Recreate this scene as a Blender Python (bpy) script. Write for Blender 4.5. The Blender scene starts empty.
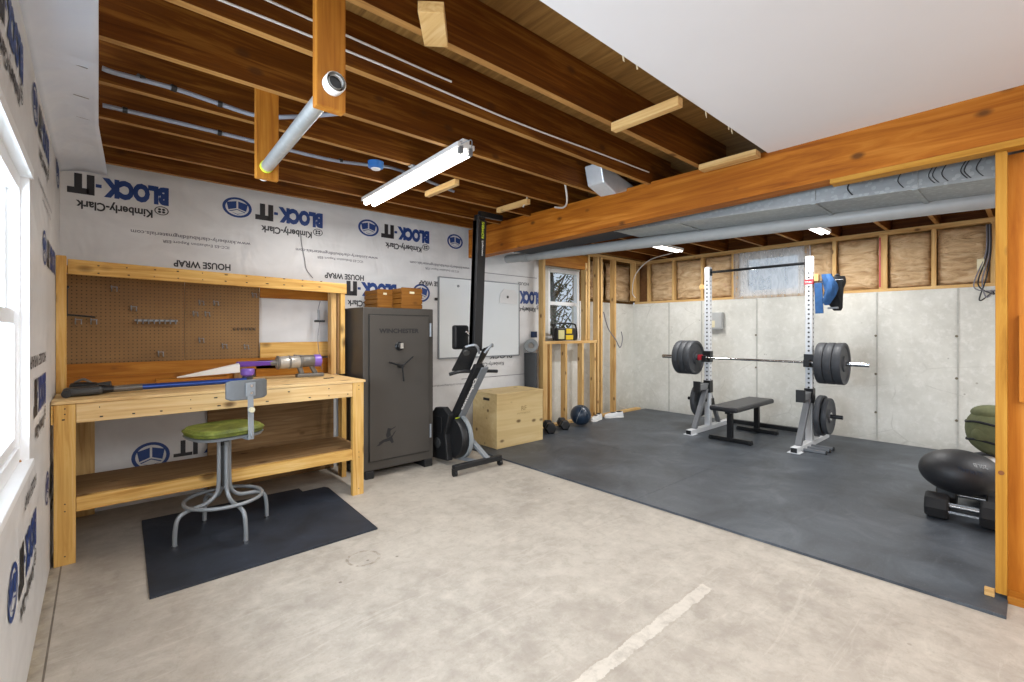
import bpy, bmesh, math, random
from mathutils import Vector, Matrix
random.seed(7)
SC = bpy.context.scene
COL = SC.collection
PI = math.pi

# ------------------------------------------------------------------ camera
F, H = 465.0, 1.30
TH = math.atan2(523, F)
cam = bpy.data.cameras.new('camera'); co = bpy.data.objects.new('camera', cam); COL.objects.link(co)
cam.sensor_width = 36; cam.lens = F / 1024 * 36; cam.clip_start = 0.02
cam.shift_y = -9.5 / 1024
co.location = (0, 0, H); co.rotation_euler = (PI / 2, 0, TH - PI / 2)
SC.camera = co

# ------------------------------------------------------------------ world, exposure, lights
SC.view_settings.view_transform = 'Standard'; SC.view_settings.look = 'None'
SC.view_settings.exposure = 0.12; SC.view_settings.gamma = 1.0
SC.view_settings.use_curve_mapping = False
w = bpy.data.worlds.new('daylight'); SC.world = w; w.use_nodes = True
bgn = w.node_tree.nodes['Background']
bgn.inputs[0].default_value = (0.74, 0.86, 1.0, 1); bgn.inputs[1].default_value = 0.72

def area(name, loc, rot, sx, sy, power, col=(1, 1, 1)):
    l = bpy.data.lights.new(name, 'AREA'); l.shape = 'RECTANGLE'; l.size = sx; l.size_y = sy
    l.energy = power; l.color = col
    o = bpy.data.objects.new(name, l); COL.objects.link(o); o.location = loc; o.rotation_euler = rot
    return o
# unseen fill lamps, added behind the camera to brighten the room
for _x, _y, _p in ((.5, -.3, 44), (2.4, -.9, 22), (1.2, -1.9, 34), (4.6, -.9, 40), (5.9, -1.6, 40)):
    area('room_fill_light', (_x, _y, 2.36), (0, 0, 0), .9, .9, _p, (1, 1, 1))
# daylight falling in through the left window
area('window_daylight', (-.9, 1.8, 1.6), (0, -PI / 2 - .25, 0), 1.6, 1.9, 230, (.72, .85, 1))

# ------------------------------------------------------------------ materials
def lin(h):
    h = h.lstrip('#'); r = [int(h[i:i + 2], 16) / 255 for i in (0, 2, 4)]
    return tuple((c / 12.92 if c <= .04045 else ((c + .055) / 1.055) ** 2.4) for c in r) + (1,)

class N:
    def __init__(s, name, rough=.6, metal=0.0):
        s.m = bpy.data.materials.new(name); s.m.use_nodes = True
        s.t = s.m.node_tree; s.b = s.t.nodes['Principled BSDF']
        s.b.inputs['Roughness'].default_value = rough; s.b.inputs['Metallic'].default_value = metal
        s.co = None
    def n(s, typ, **kw):
        nd = s.t.nodes.new(typ)
        for k, v in kw.items():
            if k in nd.inputs: nd.inputs[k].default_value = v
            else: setattr(nd, k, v)
        return nd
    def l(s, a, b): s.t.links.new(a, b)
    def coord(s, scale=(1, 1, 1), rot=(0, 0, 0), wrld=False):
        if wrld: src = s.n('ShaderNodeNewGeometry').outputs['Position']
        else: src = s.n('ShaderNodeTexCoord').outputs['Object']
        mp = s.n('ShaderNodeMapping'); mp.inputs['Scale'].default_value = scale; mp.inputs['Rotation'].default_value = rot
        s.l(src, mp.inputs[0]); return mp.outputs[0]
    def noise(s, vec, scale=5, detail=6, rough=.6, dist=0):
        nd = s.n('ShaderNodeTexNoise'); nd.inputs['Scale'].default_value = scale
        nd.inputs['Detail'].default_value = detail; nd.inputs['Roughness'].default_value = rough
        nd.inputs['Distortion'].default_value = dist
        s.l(vec, nd.inputs['Vector']); return nd.outputs[0]
    def ramp(s, fac, stops):
        r = s.n('ShaderNodeValToRGB'); e = r.color_ramp.elements
        while len(e) < len(stops): e.new(.5)
        for i, (p, c) in enumerate(stops): e[i].position = p; e[i].color = lin(c) if isinstance(c, str) else c
        s.l(fac, r.inputs[0]); return r.outputs[0]
    def mix(s, fac, a, b, mode='MIX'):
        m = s.n('ShaderNodeMix', data_type='RGBA', blend_type=mode)
        for i, v in ((0, fac), (6, a), (7, b)):
            if hasattr(v, 'links') or hasattr(v, 'is_linked'): s.l(v, m.inputs[i])
            else: m.inputs[i].default_value = lin(v) if isinstance(v, str) else v
        return m.outputs[2]
    def math(s, op, a, b=None, c=None):
        m = s.n('ShaderNodeMath', operation=op)
        for i, v in enumerate((a, b, c)):
            if v is None: continue
            if isinstance(v, (int, float)): m.inputs[i].default_value = v
            else: s.l(v, m.inputs[i])
        return m.outputs[0]
    def col(s, v):
        if isinstance(v, str): s.b.inputs['Base Color'].default_value = lin(v)
        else: s.l(v, s.b.inputs['Base Color'])
        return s
    def bump(s, h, strength=.3, dist=.01):
        b = s.n('ShaderNodeBump'); b.inputs['Strength'].default_value = strength; b.inputs['Distance'].default_value = dist
        s.l(h, b.inputs['Height']); s.l(b.outputs[0], s.b.inputs['Normal']); return s

def plain(name, c, rough=.55, metal=0, var=.12, sc=14, bump=.0):
    k = N(name, rough, metal); v = k.coord()
    nz = k.noise(v, sc, 4)
    r = k.ramp(nz, [(.3, (1 - var,) * 3 + (1,)), (.7, (1 + 0 * var,) * 3 + (1,))])
    k.col(k.mix(1.0, r, c, 'MULTIPLY'))
    if bump: k.bump(k.noise(v, sc * 6, 3), bump, .003)
    return k.m

def wood(name, ca, cb, cc, axis=0, knots=True, rough=.6, sc=1.0, wrld=True, knot_t=.035):
    k = N(name, rough); k.b.inputs['Specular IOR Level'].default_value = .22
    s = [16 * sc] * 3; s[axis] = 0.9 * sc
    v = k.coord(tuple(s), wrld=wrld)
    grain = k.noise(v, 1.6, 7, .62, 1.2)
    s2 = [60 * sc] * 3; s2[axis] = 1.6 * sc
    fine = k.noise(k.coord(tuple(s2), wrld=wrld), 2.2, 4, .6)
    c = k.ramp(grain, [(.30, ca), (.52, cb), (.75, cc)])
    c = k.mix(k.math('MULTIPLY', fine, .38), c, ca, 'MIX')
    big = k.noise(k.coord((1.1, 1.1, 1.1), wrld=wrld), 1.5, 2)
    c = k.mix(k.math('MULTIPLY', k.ramp(big, [(.35, '#000000'), (.7, '#ffffff')]), .35), c, ca)
    if knots:
        s3 = [9.0] * 3; s3[axis] = 5.0
        vo = k.n('ShaderNodeTexVoronoi', feature='F1'); vo.inputs['Scale'].default_value = .8
        k.l(k.coord(tuple(s3), wrld=wrld), vo.inputs['Vector'])
        kn = k.ramp(vo.outputs['Distance'], [(0.0, '#ffffff'), (knot_t * 2.2, '#ffffff'), (knot_t * 5, '#000000')])
        c = k.mix(k.math('MULTIPLY', kn, .8), c, '#4a2a10')
    k.col(c); k.bump(fine, .12, .002)
    return k.m

def axes(name, *a, **kw): return [wood(name + '_' + x, *a, axis=i, **kw) for i, x in enumerate('xyz')]
PINE = axes('pine', '#b58850', '#dab67a', '#ebd09c', knot_t=.03)
BENCH = axes('bench_pine', '#b5823e', '#deb468', '#f0d094', knot_t=.05)
JOIST = axes('joist_wood', '#472200', '#6c3a06', '#a06a28')
APR = axes('pale_apron_pine', '#c79d66', '#e4c48c', '#f2dcb0', knot_t=.04)
JEDGE = axes('pale_joist_edge', '#8a6030', '#a97c44', '#c09558')  # paler wood tone for the downward faces of the joists
BEAM = axes('beam_wood', '#82430a', '#b56c1a', '#d89038', sc=.7)
POST = axes('yellow_pine', '#96641a', '#b98430', '#cb9c44')
PLANK = axes('stained_plank', '#864e14', '#ac7024', '#ca923e')
SUB = axes('subfloor_ply', '#6a4a24', '#8f6836', '#a8834c', knots=False)
PLY = axes('pale_ply', '#c0a472', '#d3ba88', '#dfcb9c', sc=.5)
SHELFW = axes('worn_shelf', '#745634', '#9a7a54', '#b4976e')
CRATE = axes('crate_wood', '#5e380f', '#8a5a22', '#a87634')
OSB = axes('orange_ply', '#a05a14', '#bf7a26', '#d29442', sc=.6, knots=False)

def mk_concrete_floor():
    k = N('concrete_floor', .62); v = k.coord(wrld=True)
    a = k.noise(v, .9, 8, .62, .6); b = k.noise(v, 5, 8, .7); f = k.noise(v, 60, 4, .7)
    c = k.ramp(a, [(.28, '#968e83'), (.48, '#a89f93'), (.70, '#b9b0a3')])
    c = k.mix(k.ramp(b, [(.42, '#000000'), (.72, '#ffffff')]), c, '#bdb5a8')
    c = k.mix(k.math('MULTIPLY', k.ramp(f, [(.30, '#ffffff'), (.42, '#000000')]), .30), c, '#8b7f70')
    # streaky scuffs
    st = k.noise(k.coord((.6, 5, 1), rot=(0, 0, .5), wrld=True), 2.4, 6, .7, 1.5)
    c = k.mix(k.math('MULTIPLY', k.ramp(st, [(.56, '#000000'), (.7, '#ffffff')]), .5), c, '#c6beb1')
    sp = k.n('ShaderNodeSeparateXYZ'); k.l(k.coord(wrld=True), sp.inputs[0]); X, Y = sp.outputs[0], sp.outputs[1]
    # dark spots
    vo = k.n('ShaderNodeTexVoronoi'); vo.inputs['Scale'].default_value = 7; k.l(v, vo.inputs['Vector'])
    spot = k.ramp(vo.outputs['Distance'], [(.0, '#ffffff'), (.045, '#ffffff'), (.075, '#000000')])
    sel = k.ramp(k.noise(v, 1.3, 2), [(.56, '#000000'), (.62, '#ffffff')])
    c = k.mix(k.math('MULTIPLY', k.math('MULTIPLY', spot, sel), .7), c, '#5b4f44')
    # stained slab edge along the left wall
    wob = k.math('MULTIPLY', k.math('SUBTRACT', k.noise(v, 9, 4), .5), .05)
    Xe = k.math('ADD', X, wob)
    e1 = k.ramp(k.math('ADD', Xe, .30), [(.10, '#ffffff'), (.155, '#000000')])
    c = k.mix(k.math('MULTIPLY', e1, .7), c, k.ramp(k.noise(v, 14, 5), [(.35, '#4f4334'), (.6, '#a0937a')]))
    ln = k.math('LESS_THAN', k.math('ABSOLUTE', k.math('ADD', X, .155)), .0035)
    c = k.mix(k.math('MULTIPLY', ln, .8), c, '#4a4036')
    # pale filled joint
    d = k.math('ABSOLUTE', k.math('SUBTRACT', k.math('ADD', Y, k.math('MULTIPLY', k.math('SUBTRACT', k.noise(v, 16, 5, .7), .5), .05)), 1.11))
    jm = k.math('MULTIPLY', k.math('LESS_THAN', d, .03), k.math('LESS_THAN', Xe, 2.32))
    c = k.mix(k.math('MULTIPLY', k.math('MULTIPLY', jm, k.ramp(k.noise(v, 8, 5, .7), [(.34, '#404040'), (.5, '#ffffff')])), .7), c, '#d0c8bb')
    d2 = k.math('ABSOLUTE', k.math('SUBTRACT', d, .036)); 
    c = k.mix(k.math('MULTIPLY', k.math('MULTIPLY', k.math('LESS_THAN', d2, .006), k.math('LESS_THAN', Xe, 2.32)), .15), c, '#8f8372')
    # ring stain
    dx = k.math('SUBTRACT', X, 1.135); dy = k.math('SUBTRACT', Y, 2.56)
    rr = k.math('SQRT', k.math('ADD', k.math('MULTIPLY', dx, dx), k.math('MULTIPLY', dy, dy)))
    ring = k.math('LESS_THAN', k.math('ABSOLUTE', k.math('SUBTRACT', rr, .088)), .008)
    c = k.mix(k.math('MULTIPLY', k.math('MULTIPLY', ring, k.ramp(k.noise(v, 30, 3), [(.4, '#000000'), (.6, '#ffffff')])), .7), c, '#7c6f60')
    # dark scuff zone beside bench
    zx = k.ramp(k.math('MULTIPLY', k.math('ABSOLUTE', k.math('SUBTRACT', X, .02)), 3), [(.0, '#ffffff'), (.6, '#000000')])
    zy = k.ramp(k.math('MULTIPLY', k.math('ABSOLUTE', k.math('SUBTRACT', Y, 3.1)), 1), [(.2, '#ffffff'), (.75, '#000000')])
    c = k.mix(k.math('MULTIPLY', k.math('MULTIPLY', zx, zy), k.math('MULTIPLY', k.ramp(b, [(.4, '#000000'), (.6, '#ffffff')]), .55)), c, '#6c6055')
    mo = k.noise(v, 11, 9, .78, .4)
    c = k.mix(k.math('MULTIPLY', k.ramp(mo, [(.36, '#ffffff'), (.5, '#000000')]), .35), c, '#8b8276')
    c = k.mix(k.math('MULTIPLY', k.ramp(mo, [(.54, '#000000'), (.68, '#ffffff')]), .3), c, '#cfc6b9')
    k.col(c); k.bump(k.noise(v, 25, 8, .7), .2, .004)
    return k.m
M_FLOOR = mk_concrete_floor()

def mk_wall_concrete():
    k = N('poured_concrete_wall', .8); v = k.coord(wrld=True)
    a = k.noise(v, 1.4, 8, .65); b = k.noise(v, 12, 6, .7)
    c = k.ramp(a, [(.3, '#bdbcb4'), (.5, '#cdccc4'), (.7, '#d9d8d1')])
    c = k.mix(k.math('MULTIPLY', k.ramp(b, [(.5, '#000000'), (.8, '#ffffff')]), .6), c, '#eceae6')
    c = k.mix(k.math('MULTIPLY', k.ramp(k.noise(v, 7, 9, .8, .6), [(.40, '#ffffff'), (.5, '#000000')]), .22), c, '#b5b2a8')
    vo = k.n('ShaderNodeTexVoronoi'); vo.inputs['Scale'].default_value = 6; k.l(v, vo.inputs['Vector'])
    pit = k.ramp(vo.outputs['Distance'], [(.0, '#ffffff'), (.04, '#ffffff'), (.07, '#000000')])
    sel = k.ramp(k.noise(v, 3, 2), [(.52, '#000000'), (.56, '#ffffff')])
    c = k.mix(k.math('MULTIPLY', k.math('MULTIPLY', pit, sel), .6), c, '#7f7b70')
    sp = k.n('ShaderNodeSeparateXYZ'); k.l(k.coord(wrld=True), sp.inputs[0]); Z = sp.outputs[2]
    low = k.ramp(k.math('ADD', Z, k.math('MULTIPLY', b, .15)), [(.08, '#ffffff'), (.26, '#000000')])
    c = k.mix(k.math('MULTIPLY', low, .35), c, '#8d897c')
    # trowel cracks near the bottom
    cr = k.n('ShaderNodeTexVoronoi', feature='DISTANCE_TO_EDGE'); cr.inputs['Scale'].default_value = 1.6
    k.l(k.mix(.22, k.coord((1, 1, 1.6), wrld=True), k.n('ShaderNodeTexNoise').outputs[1]), cr.inputs['Vector'])
    crm = k.math('MULTIPLY', k.math('LESS_THAN', cr.outputs['Distance'], .007), k.ramp(k.noise(v, 2.1, 3), [(.5, '#000000'), (.6, '#ffffff')]))
    c = k.mix(k.math('MULTIPLY', crm, .22), c, '#8c897f')
    k.col(c); k.bump(b, .2, .004); return k.m
M_CONC = mk_wall_concrete()

def mk_wrap(name, c1='#d0cfce', c2='#dedddc'):
    k = N(name, .42); v = k.coord(wrld=True)
    a = k.noise(k.coord((1, 1, 2.2), wrld=True), 2.2, 5, .55, 1.0)
    k.col(k.ramp(a, [(.3, c1), (.7, c2)]))
    h = k.noise(k.coord((1.6, 1.6, .8), rot=(.3, .6, .2), wrld=True), 1.8, 3, .5, .5)
    k.bump(h, .6, .05); return k.m
M_WRAP = mk_wrap('house_wrap')

def mk_rubber():
    k = N('rubber_mat', .46); v = k.coord(wrld=True)
    a = k.noise(v, 2.2, 7, .7, .8); b = k.noise(v, 90, 3, .6)
    c = k.ramp(a, [(.35, '#31363c'), (.55, '#444a51'), (.75, '#5c6268')])
    st = k.noise(k.coord((1, 6, 1), rot=(0, 0, .3), wrld=True), 1.8, 6, .75, 1.2)
    c = k.mix(k.math('MULTIPLY', k.ramp(st, [(.58, '#000000'), (.74, '#ffffff')]), .35), c, '#6c7074')
    c = k.mix(k.math('MULTIPLY', k.ramp(b, [(.62, '#000000'), (.7, '#ffffff')]), .25), c, '#7a7d80')
    k.col(c); k.bump(b, .25, .002); return k.m
M_MAT = mk_rubber()
def mk_mat2():
    k = N('dark_mat_rubber', .6); v = k.coord(wrld=True)
    a = k.noise(v, 3, 7, .7, .8)
    c = k.ramp(a, [(.35, '#1b2028'), (.6, '#29303c'), (.8, '#444d5a')])
    k.col(c); k.bump(k.noise(v, 90, 3), .25, .002); return k.m
M_MAT2 = mk_mat2()

def mk_kraft():
    k = N('kraft_facing', .7); v = k.coord(wrld=True)
    a = k.noise(k.coord((1, 1.2, 4), wrld=True), 2.6, 7, .65, 1.8)
    c = k.ramp(a, [(.28, '#a07a50'), (.5, '#cbab82'), (.72, '#e2c8a2')])
    c = k.mix(k.math('MULTIPLY', k.ramp(k.noise(v, 5, 4), [(.66, '#000000'), (.72, '#ffffff')]), .5), c, '#c98f86')
    k.col(c); k.bump(a, .9, .05); return k.m
M_KRAFT = mk_kraft()

def mk_peg():
    k = N('pegboard', .65); 
    v = k.coord((1, 1, 1), wrld=True)
    sp = k.n('ShaderNodeSeparateXYZ'); k.l(v, sp.inputs[0])
    def cell(o): return k.math('SUBTRACT', k.math('FRACT', k.math('MULTIPLY', o, 1 / .0254)), .5)
    x, z = cell(sp.outputs[0]), cell(sp.outputs[2])
    d = k.math('SQRT', k.math('ADD', k.math('MULTIPLY', x, x), k.math('MULTIPLY', z, z)))
    hole = k.math('LESS_THAN', d, .17)
    base = k.ramp(k.noise(v, 3, 5), [(.3, '#7d5c32'), (.7, '#8f6b3d')])
    k.col(k.mix(hole, base, '#4a3418')); return k.m
M_PEG = mk_peg()

def mk_galv(name='galvanised_sheet', c0='#868a8b', c1='#b4b8b8'):
    k = N(name, .38, .75); v = k.coord(wrld=True)
    vo = k.n('ShaderNodeTexVoronoi'); vo.inputs['Scale'].default_value = 30; k.l(v, vo.inputs['Vector'])
    a = k.noise(k.coord((1, .4, 1), wrld=True), 3, 6)
    c = k.ramp(a, [(.3, c0), (.7, c1)])
    c = k.mix(k.math('MULTIPLY', k.math('LESS_THAN', vo.outputs['Distance'], .35), .18), c, '#d8dcdc')
    k.col(c); k.bump(a, .3, .01); return k.m
M_GALV = mk_galv()

def mk_olive():
    k = N('olive_vinyl', .5); v = k.coord()
    c = k.ramp(k.noise(v, 12, 6, .7), [(.3, '#3c4414'), (.5, '#626a22'), (.75, '#93984c')])
    k.col(c); k.bump(k.noise(v, 60, 3), .2, .002); return k.m
M_OLIVE = mk_olive()

def emis(name, c, s):
    k = N(name); k.b.inputs['Base Color'].default_value = lin(c); k.b.inputs['Emission Color'].default_value = lin(c)
    k.b.inputs['Emission Strength'].default_value = s; return k.m
M_TUBE = emis('fluorescent_tube', '#fff8ee', 7.5)
M_TUBE2 = emis('led_strip', '#fffaf4', 7)

def mk_glass():
    k = N('window_glass', .02); tr = k.n('ShaderNodeBsdfTransparent'); gl = k.n('ShaderNodeBsdfGlossy'); gl.inputs['Roughness'].default_value = .02
    mx_ = k.n('ShaderNodeMixShader'); mx_.inputs[0].default_value = .06; k.l(tr.outputs[0], mx_.inputs[1]); k.l(gl.outputs[0], mx_.inputs[2])
    k.l(mx_.outputs[0], k.t.nodes['Material Output'].inputs[0]); return k.m
M_GLASS = mk_glass()
def mk_plastic():
    k = N('plastic_sheeting', .3); k.b.inputs['Transmission Weight'].default_value = .0
    k.b.inputs['Alpha'].default_value = .42
    v = k.coord(wrld=True)
    a = k.noise(k.coord((1, 2.5, 1), rot=(.6, 0, 0), wrld=True), 4, 6, .6, 1.5)
    k.col(k.ramp(a, [(.3, '#8c9196'), (.7, '#d5d9dc')])); k.bump(a, .8, .04); return k.m
M_PLASTIC = mk_plastic()

B_ = plain
M_WHITE = B_('white_paint', '#e9e7e3', .5, var=.05)
M_DRYW = B_('white_drywall', '#e2e1e3', .8, var=.03, sc=2)
M_VINYLW = B_('white_vinyl', '#f0f1f2', .4, var=.04)
M_WB = B_('whiteboard_face', '#dfe3e4', .16, var=.03, sc=3)
M_BLK = B_('black_plastic', '#17181a', .45)
M_BLKM = B_('black_metal', '#1d1e20', .35, .3)
M_DGREY = B_('dark_grey_steel', '#4a4b4b', .4, .4)
M_GREY = B_('grey_steel', '#8b8f93', .4, .35)
M_STOOL = B_('grey_enamel', '#8f9498', .4, .2)
M_STOOLB = B_('dark_enamel', '#6d7072', .45, .2)
M_CHROME = B_('chrome', '#d4d6d8', .16, 1.0, var=.05)
M_SAFE = B_('taupe_enamel', '#48443f', .45, .25, var=.08, sc=4)
M_SAFED = B_('dark_seam', '#24221f', .6)
M_RACK = B_('white_powdercoat', '#dcdfe2', .4, .1, var=.06)
M_RACKG = B_('grey_powdercoat', '#83868a', .4, .3)
M_IRON = B_('black_rubber_plate', '#3e4146', .55, var=.2, sc=25)
M_IRON2 = B_('grey_plate_hub', '#60646a', .5, .2)
M_RED = B_('red_plastic', '#b3182c', .4)
M_BLUEW = B_('blue_anodised_tube', '#2c4a96', .3, .5)
M_PURP = B_('purple_plastic', '#5d2f8f', .35, .1)
M_PURP2 = B_('light_purple_plastic', '#7c5ab4', .35, .1)
M_VACG = B_('warm_grey_plastic', '#6f6a63', .4, .2)
M_VACC = B_('clear_grey_canister', '#aca69c', .25, .2)
M_NAVY = B_('navy_ink', '#1f3f7f', .5, var=.08)
M_INK = B_('black_ink', '#2b2a2e', .5, var=.1)
M_INKG = B_('grey_ink', '#77747a', .5, var=.1)
M_SKYB = B_('blue_ink', '#3f7fb8', .5, var=.08)
M_YEL = B_('yellow_plastic', '#e0bc1c', .4)
M_LIME = B_('lime_print', '#c9d83a', .5)
M_DENIM = B_('blue_denim', '#2d5d94', .8, var=.35, sc=20)
M_BAG = B_('black_fabric', '#1a1b1e', .8, var=.3, sc=20)
M_GRNBAG = B_('olive_canvas', '#666a48', .85, var=.25, sc=25, bump=.3)
M_CREAM = B_('cream_plastic', '#d8cfae', .5)
M_CABLE = B_('white_cable_jacket', '#d5d0c8', .5)
M_BCABLE = B_('grey_conduit', '#8a8e98', .45)
M_PVC = B_('pvc_pipe', '#a9abaa', .4, var=.08)
M_BARK = B_('tree_bark', '#5b5247', .9, var=.4)
M_LEAF = B_('leaf_green', '#3f5a33', .7, var=.5)
M_GRASS = B_('outside_ground', '#8d9a72', .9, var=.4, sc=3)
M_SHOEW = B_('white_mesh_fabric', '#d6d7d8', .7)
M_SEATP = B_('black_vinyl', '#26262a', .38, var=.15)
M_BALL = B_('dark_blue_rubber', '#1c2c3e', .3, var=.2)
M_SLAM = B_('black_slam_rubber', '#202226', .5, var=.2, bump=.3)
M_RUB = B_('matte_black_rubber', '#1c1d1f', .75, var=.2)
M_ROLL = B_('charcoal_foam', '#3c3f42', .8)
M_LGREY = B_('light_grey_foam', '#8d9294', .7)
M_TAPE = B_('seam_tape', '#c9cdd3', .35, var=.1)

# ------------------------------------------------------------------ building helpers
BASE = {}
def thing(name, label, cat, loc=(0, 0, 0), rotz=0, group=None):
    o = bpy.data.objects.new(name, None); COL.objects.link(o); o.empty_display_size = .1
    o.location = loc; o.rotation_euler = (0, 0, rotz)
    o['label'] = label; o['category'] = cat
    if group: o['group'] = group
    BASE[o.name] = Vector((0, 0, 0)) if rotz else Vector(loc)     # rotated things are authored in local space
    return o
def tag(o, label, cat, group=None):
    o['label'] = label; o['category'] = cat
    if group: o['group'] = group
    return o
def struct(o): o['kind'] = 'structure'; return o

def frame(d, up=(0, 0, 1)):
    d = Vector(d).normalized(); u = Vector(up)
    if abs(d.dot(u)) > .98: u = Vector((1, 0, 0))
    a = d.cross(u).normalized(); b = a.cross(d).normalized()
    return a, b, d

class MB:
    def __init__(s): s.bm = bmesh.new()
    def face(s, vs): 
        try: return s.bm.faces.new(vs)
        except ValueError: return None
    def hexa(s, pts):
        v = [s.bm.verts.new(p) for p in pts]
        for f in ((0, 3, 2, 1), (4, 5, 6, 7), (0, 1, 5, 4), (1, 2, 6, 5), (2, 3, 7, 6), (3, 0, 4, 7)): s.face([v[i] for i in f])
        return s
    def box(s, x0, x1, y0, y1, z0, z1):
        x0, x1 = sorted((x0, x1)); y0, y1 = sorted((y0, y1)); z0, z1 = sorted((z0, z1))
        return s.hexa([(x0, y0, z0), (x1, y0, z0), (x1, y1, z0), (x0, y1, z0), (x0, y0, z1), (x1, y0, z1), (x1, y1, z1), (x0, y1, z1)])
    def bar(s, p0, p1, wa, wb, up=(0, 0, 1)):
        p0, p1 = Vector(p0), Vector(p1); a, b, d = frame(p1 - p0, up)
        a = a * wa / 2; b = b * wb / 2
        return s.hexa([p0 - a - b, p0 + a - b, p0 + a + b, p0 - a + b, p1 - a - b, p1 + a - b, p1 + a + b, p1 - a + b])
    def tube(s, pts, r, n=10, caps=True, closed=False):
        pts = [Vector(p) for p in pts]; rs = r if isinstance(r, (list, tuple)) else [r] * len(pts)
        rings = []; pa = None; m = len(pts)
        for i, p in enumerate(pts):
            if closed: d = pts[(i + 1) % m] - pts[i - 1]
            else: d = pts[min(i + 1, m - 1)] - pts[max(i - 1, 0)]
            if d.length < 1e-9: d = Vector((0, 0, 1))
            d.normalize()
            if pa is None: a, b, _ = frame(d)
            else:
                a = pa - d * pa.dot(d)
                if a.length < 1e-6: a, b, _ = frame(d)
                a.normalize(); b = a.cross(d).normalized()
            pa = a
            rings.append([s.bm.verts.new(p + (a * math.cos(2 * PI * k / n) + b * math.sin(2 * PI * k / n)) * rs[i]) for k in range(n)])
        for i in range(m if closed else m - 1):
            A, Bq = rings[i], rings[(i + 1) % m]
            for k in range(n): s.face([A[k], A[(k + 1) % n], Bq[(k + 1) % n], Bq[k]])
        if caps and not closed: s.face(rings[0][::-1]); s.face(rings[-1])
        return s
    def cyl(s, p0, p1, r, r2=None, n=20): return s.tube([p0, p1], [r, r if r2 is None else r2], n)
    def lathe(s, prof, c, ax=(0, 0, 1), n=28, caps=True):
        a, b, d = frame(ax); c = Vector(c); rings = []
        for (r, h) in prof:
            rings.append([s.bm.verts.new(c + d * h + (a * math.cos(2 * PI * k / n) + b * math.sin(2 * PI * k / n)) * max(r, 1e-4)) for k in range(n)])
        for i in range(len(rings) - 1):
            for k in range(n): s.face([rings[i][k], rings[i][(k + 1) % n], rings[i + 1][(k + 1) % n], rings[i + 1][k]])
        if caps: s.face(rings[0][::-1]); s.face(rings[-1])
        return s
    def prism(s, poly, o, u, v, wv, t):
        """polygon (2d) in plane origin o axes u,v; extruded t along wv"""
        o, u, v, wv = Vector(o), Vector(u), Vector(v), Vector(wv)
        A = [s.bm.verts.new(o + u * x + v * y) for x, y in poly]; Bq = [s.bm.verts.new(o + u * x + v * y + wv * t) for x, y in poly]
        s.face(A[::-1]); s.face(Bq); n = len(poly)
        for i in range(n): s.face([A[i], A[(i + 1) % n], Bq[(i + 1) % n], Bq[i]])
        return s
    def ball(s, c, r, sc=(1, 1, 1), n=24, m=14, jit=0):
        c = Vector(c); rings = []
        for i in range(1, m):
            t = PI * i / m
            rings.append([s.bm.verts.new(c + Vector((math.sin(t) * math.cos(2 * PI * k / n) * sc[0], math.sin(t) * math.sin(2 * PI * k / n) * sc[1], math.cos(t) * sc[2])) * r * (1 + random.uniform(-jit, jit))) for k in range(n)])
        top = s.bm.verts.new(c + Vector((0, 0, r * sc[2]))); bot = s.bm.verts.new(c - Vector((0, 0, r * sc[2])))
        for k in range(n):
            s.face([top, rings[0][k], rings[0][(k + 1) % n]]); s.face([bot, rings[-1][(k + 1) % n], rings[-1][k]])
            for i in range(m - 2): s.face([rings[i][k], rings[i + 1][k], rings[i + 1][(k + 1) % n], rings[i][(k + 1) % n]])
        return s
    def torus(s, c, R_, r, ax=(0, 0, 1), n=36, k=8):
        a, b, d = frame(ax); c = Vector(c)
        return s.tube([c + (a * math.cos(2 * PI * i / n) + b * math.sin(2 * PI * i / n)) * R_ for i in range(n)], r, k, closed=True)
    def text(s, txt, o, u, v, width, height, bold=.0, depth=.0, lift=.002, extrude=.0):
        """lettering with its bottom-left at o, reading along u, up along v; stretched to width x height"""
        o, u, v = Vector(o), Vector(u).normalized(), Vector(v).normalized(); nrm = u.cross(v)
        cu = bpy.data.curves.new('lettering', 'FONT'); cu.body = txt; cu.size = 1; cu.offset = bold; cu.extrude = extrude; cu.resolution_u = 3
        ob = bpy.data.objects.new('lettering', cu); COL.objects.link(ob)
        dg = bpy.context.evaluated_depsgraph_get(); me = bpy.data.meshes.new_from_object(ob.evaluated_get(dg))
        xs = [q.co.x for q in me.vertices]; ys = [q.co.y for q in me.vertices]
        x0, x1, y0, y1 = min(xs), max(xs), min(ys), max(ys)
        vs = [s.bm.verts.new(o + u * ((q.co.x - x0) / (x1 - x0) * width) + v * ((q.co.y - y0) / (y1 - y0) * height) + nrm * lift) for q in me.vertices]
        for p in me.polygons: s.face([vs[i] for i in p.vertices])
        bpy.data.objects.remove(ob); bpy.data.curves.remove(cu); bpy.data.meshes.remove(me)
        return s
    def build(s, name, mat, parent=None, smooth=False, bevel=0, sub=0, solid=0):
        if parent is None:
            xs = [v.co for v in s.bm.verts]
            lo = Vector([min(c[i] for c in xs) for i in range(3)]); hi = Vector([max(c[i] for c in xs) for i in range(3)])
            off = Vector(((lo.x + hi.x) / 2, (lo.y + hi.y) / 2, lo.z))
        else: off = BASE.get(parent.name, Vector((0, 0, 0)))
        for v in s.bm.verts: v.co -= off
        bmesh.ops.recalc_face_normals(s.bm, faces=s.bm.faces)
        me = bpy.data.meshes.new(name); s.bm.to_mesh(me); s.bm.free()
        o = bpy.data.objects.new(name, me); COL.objects.link(o)
        if mat: me.materials.append(mat)
        if smooth:
            for p in me.polygons: p.use_smooth = True
        if parent is None: o.location = off
        else: o.parent = parent
        BASE[o.name] = off
        if solid:
            md = o.modifiers.new('solid', 'SOLIDIFY'); md.thickness = solid
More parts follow.
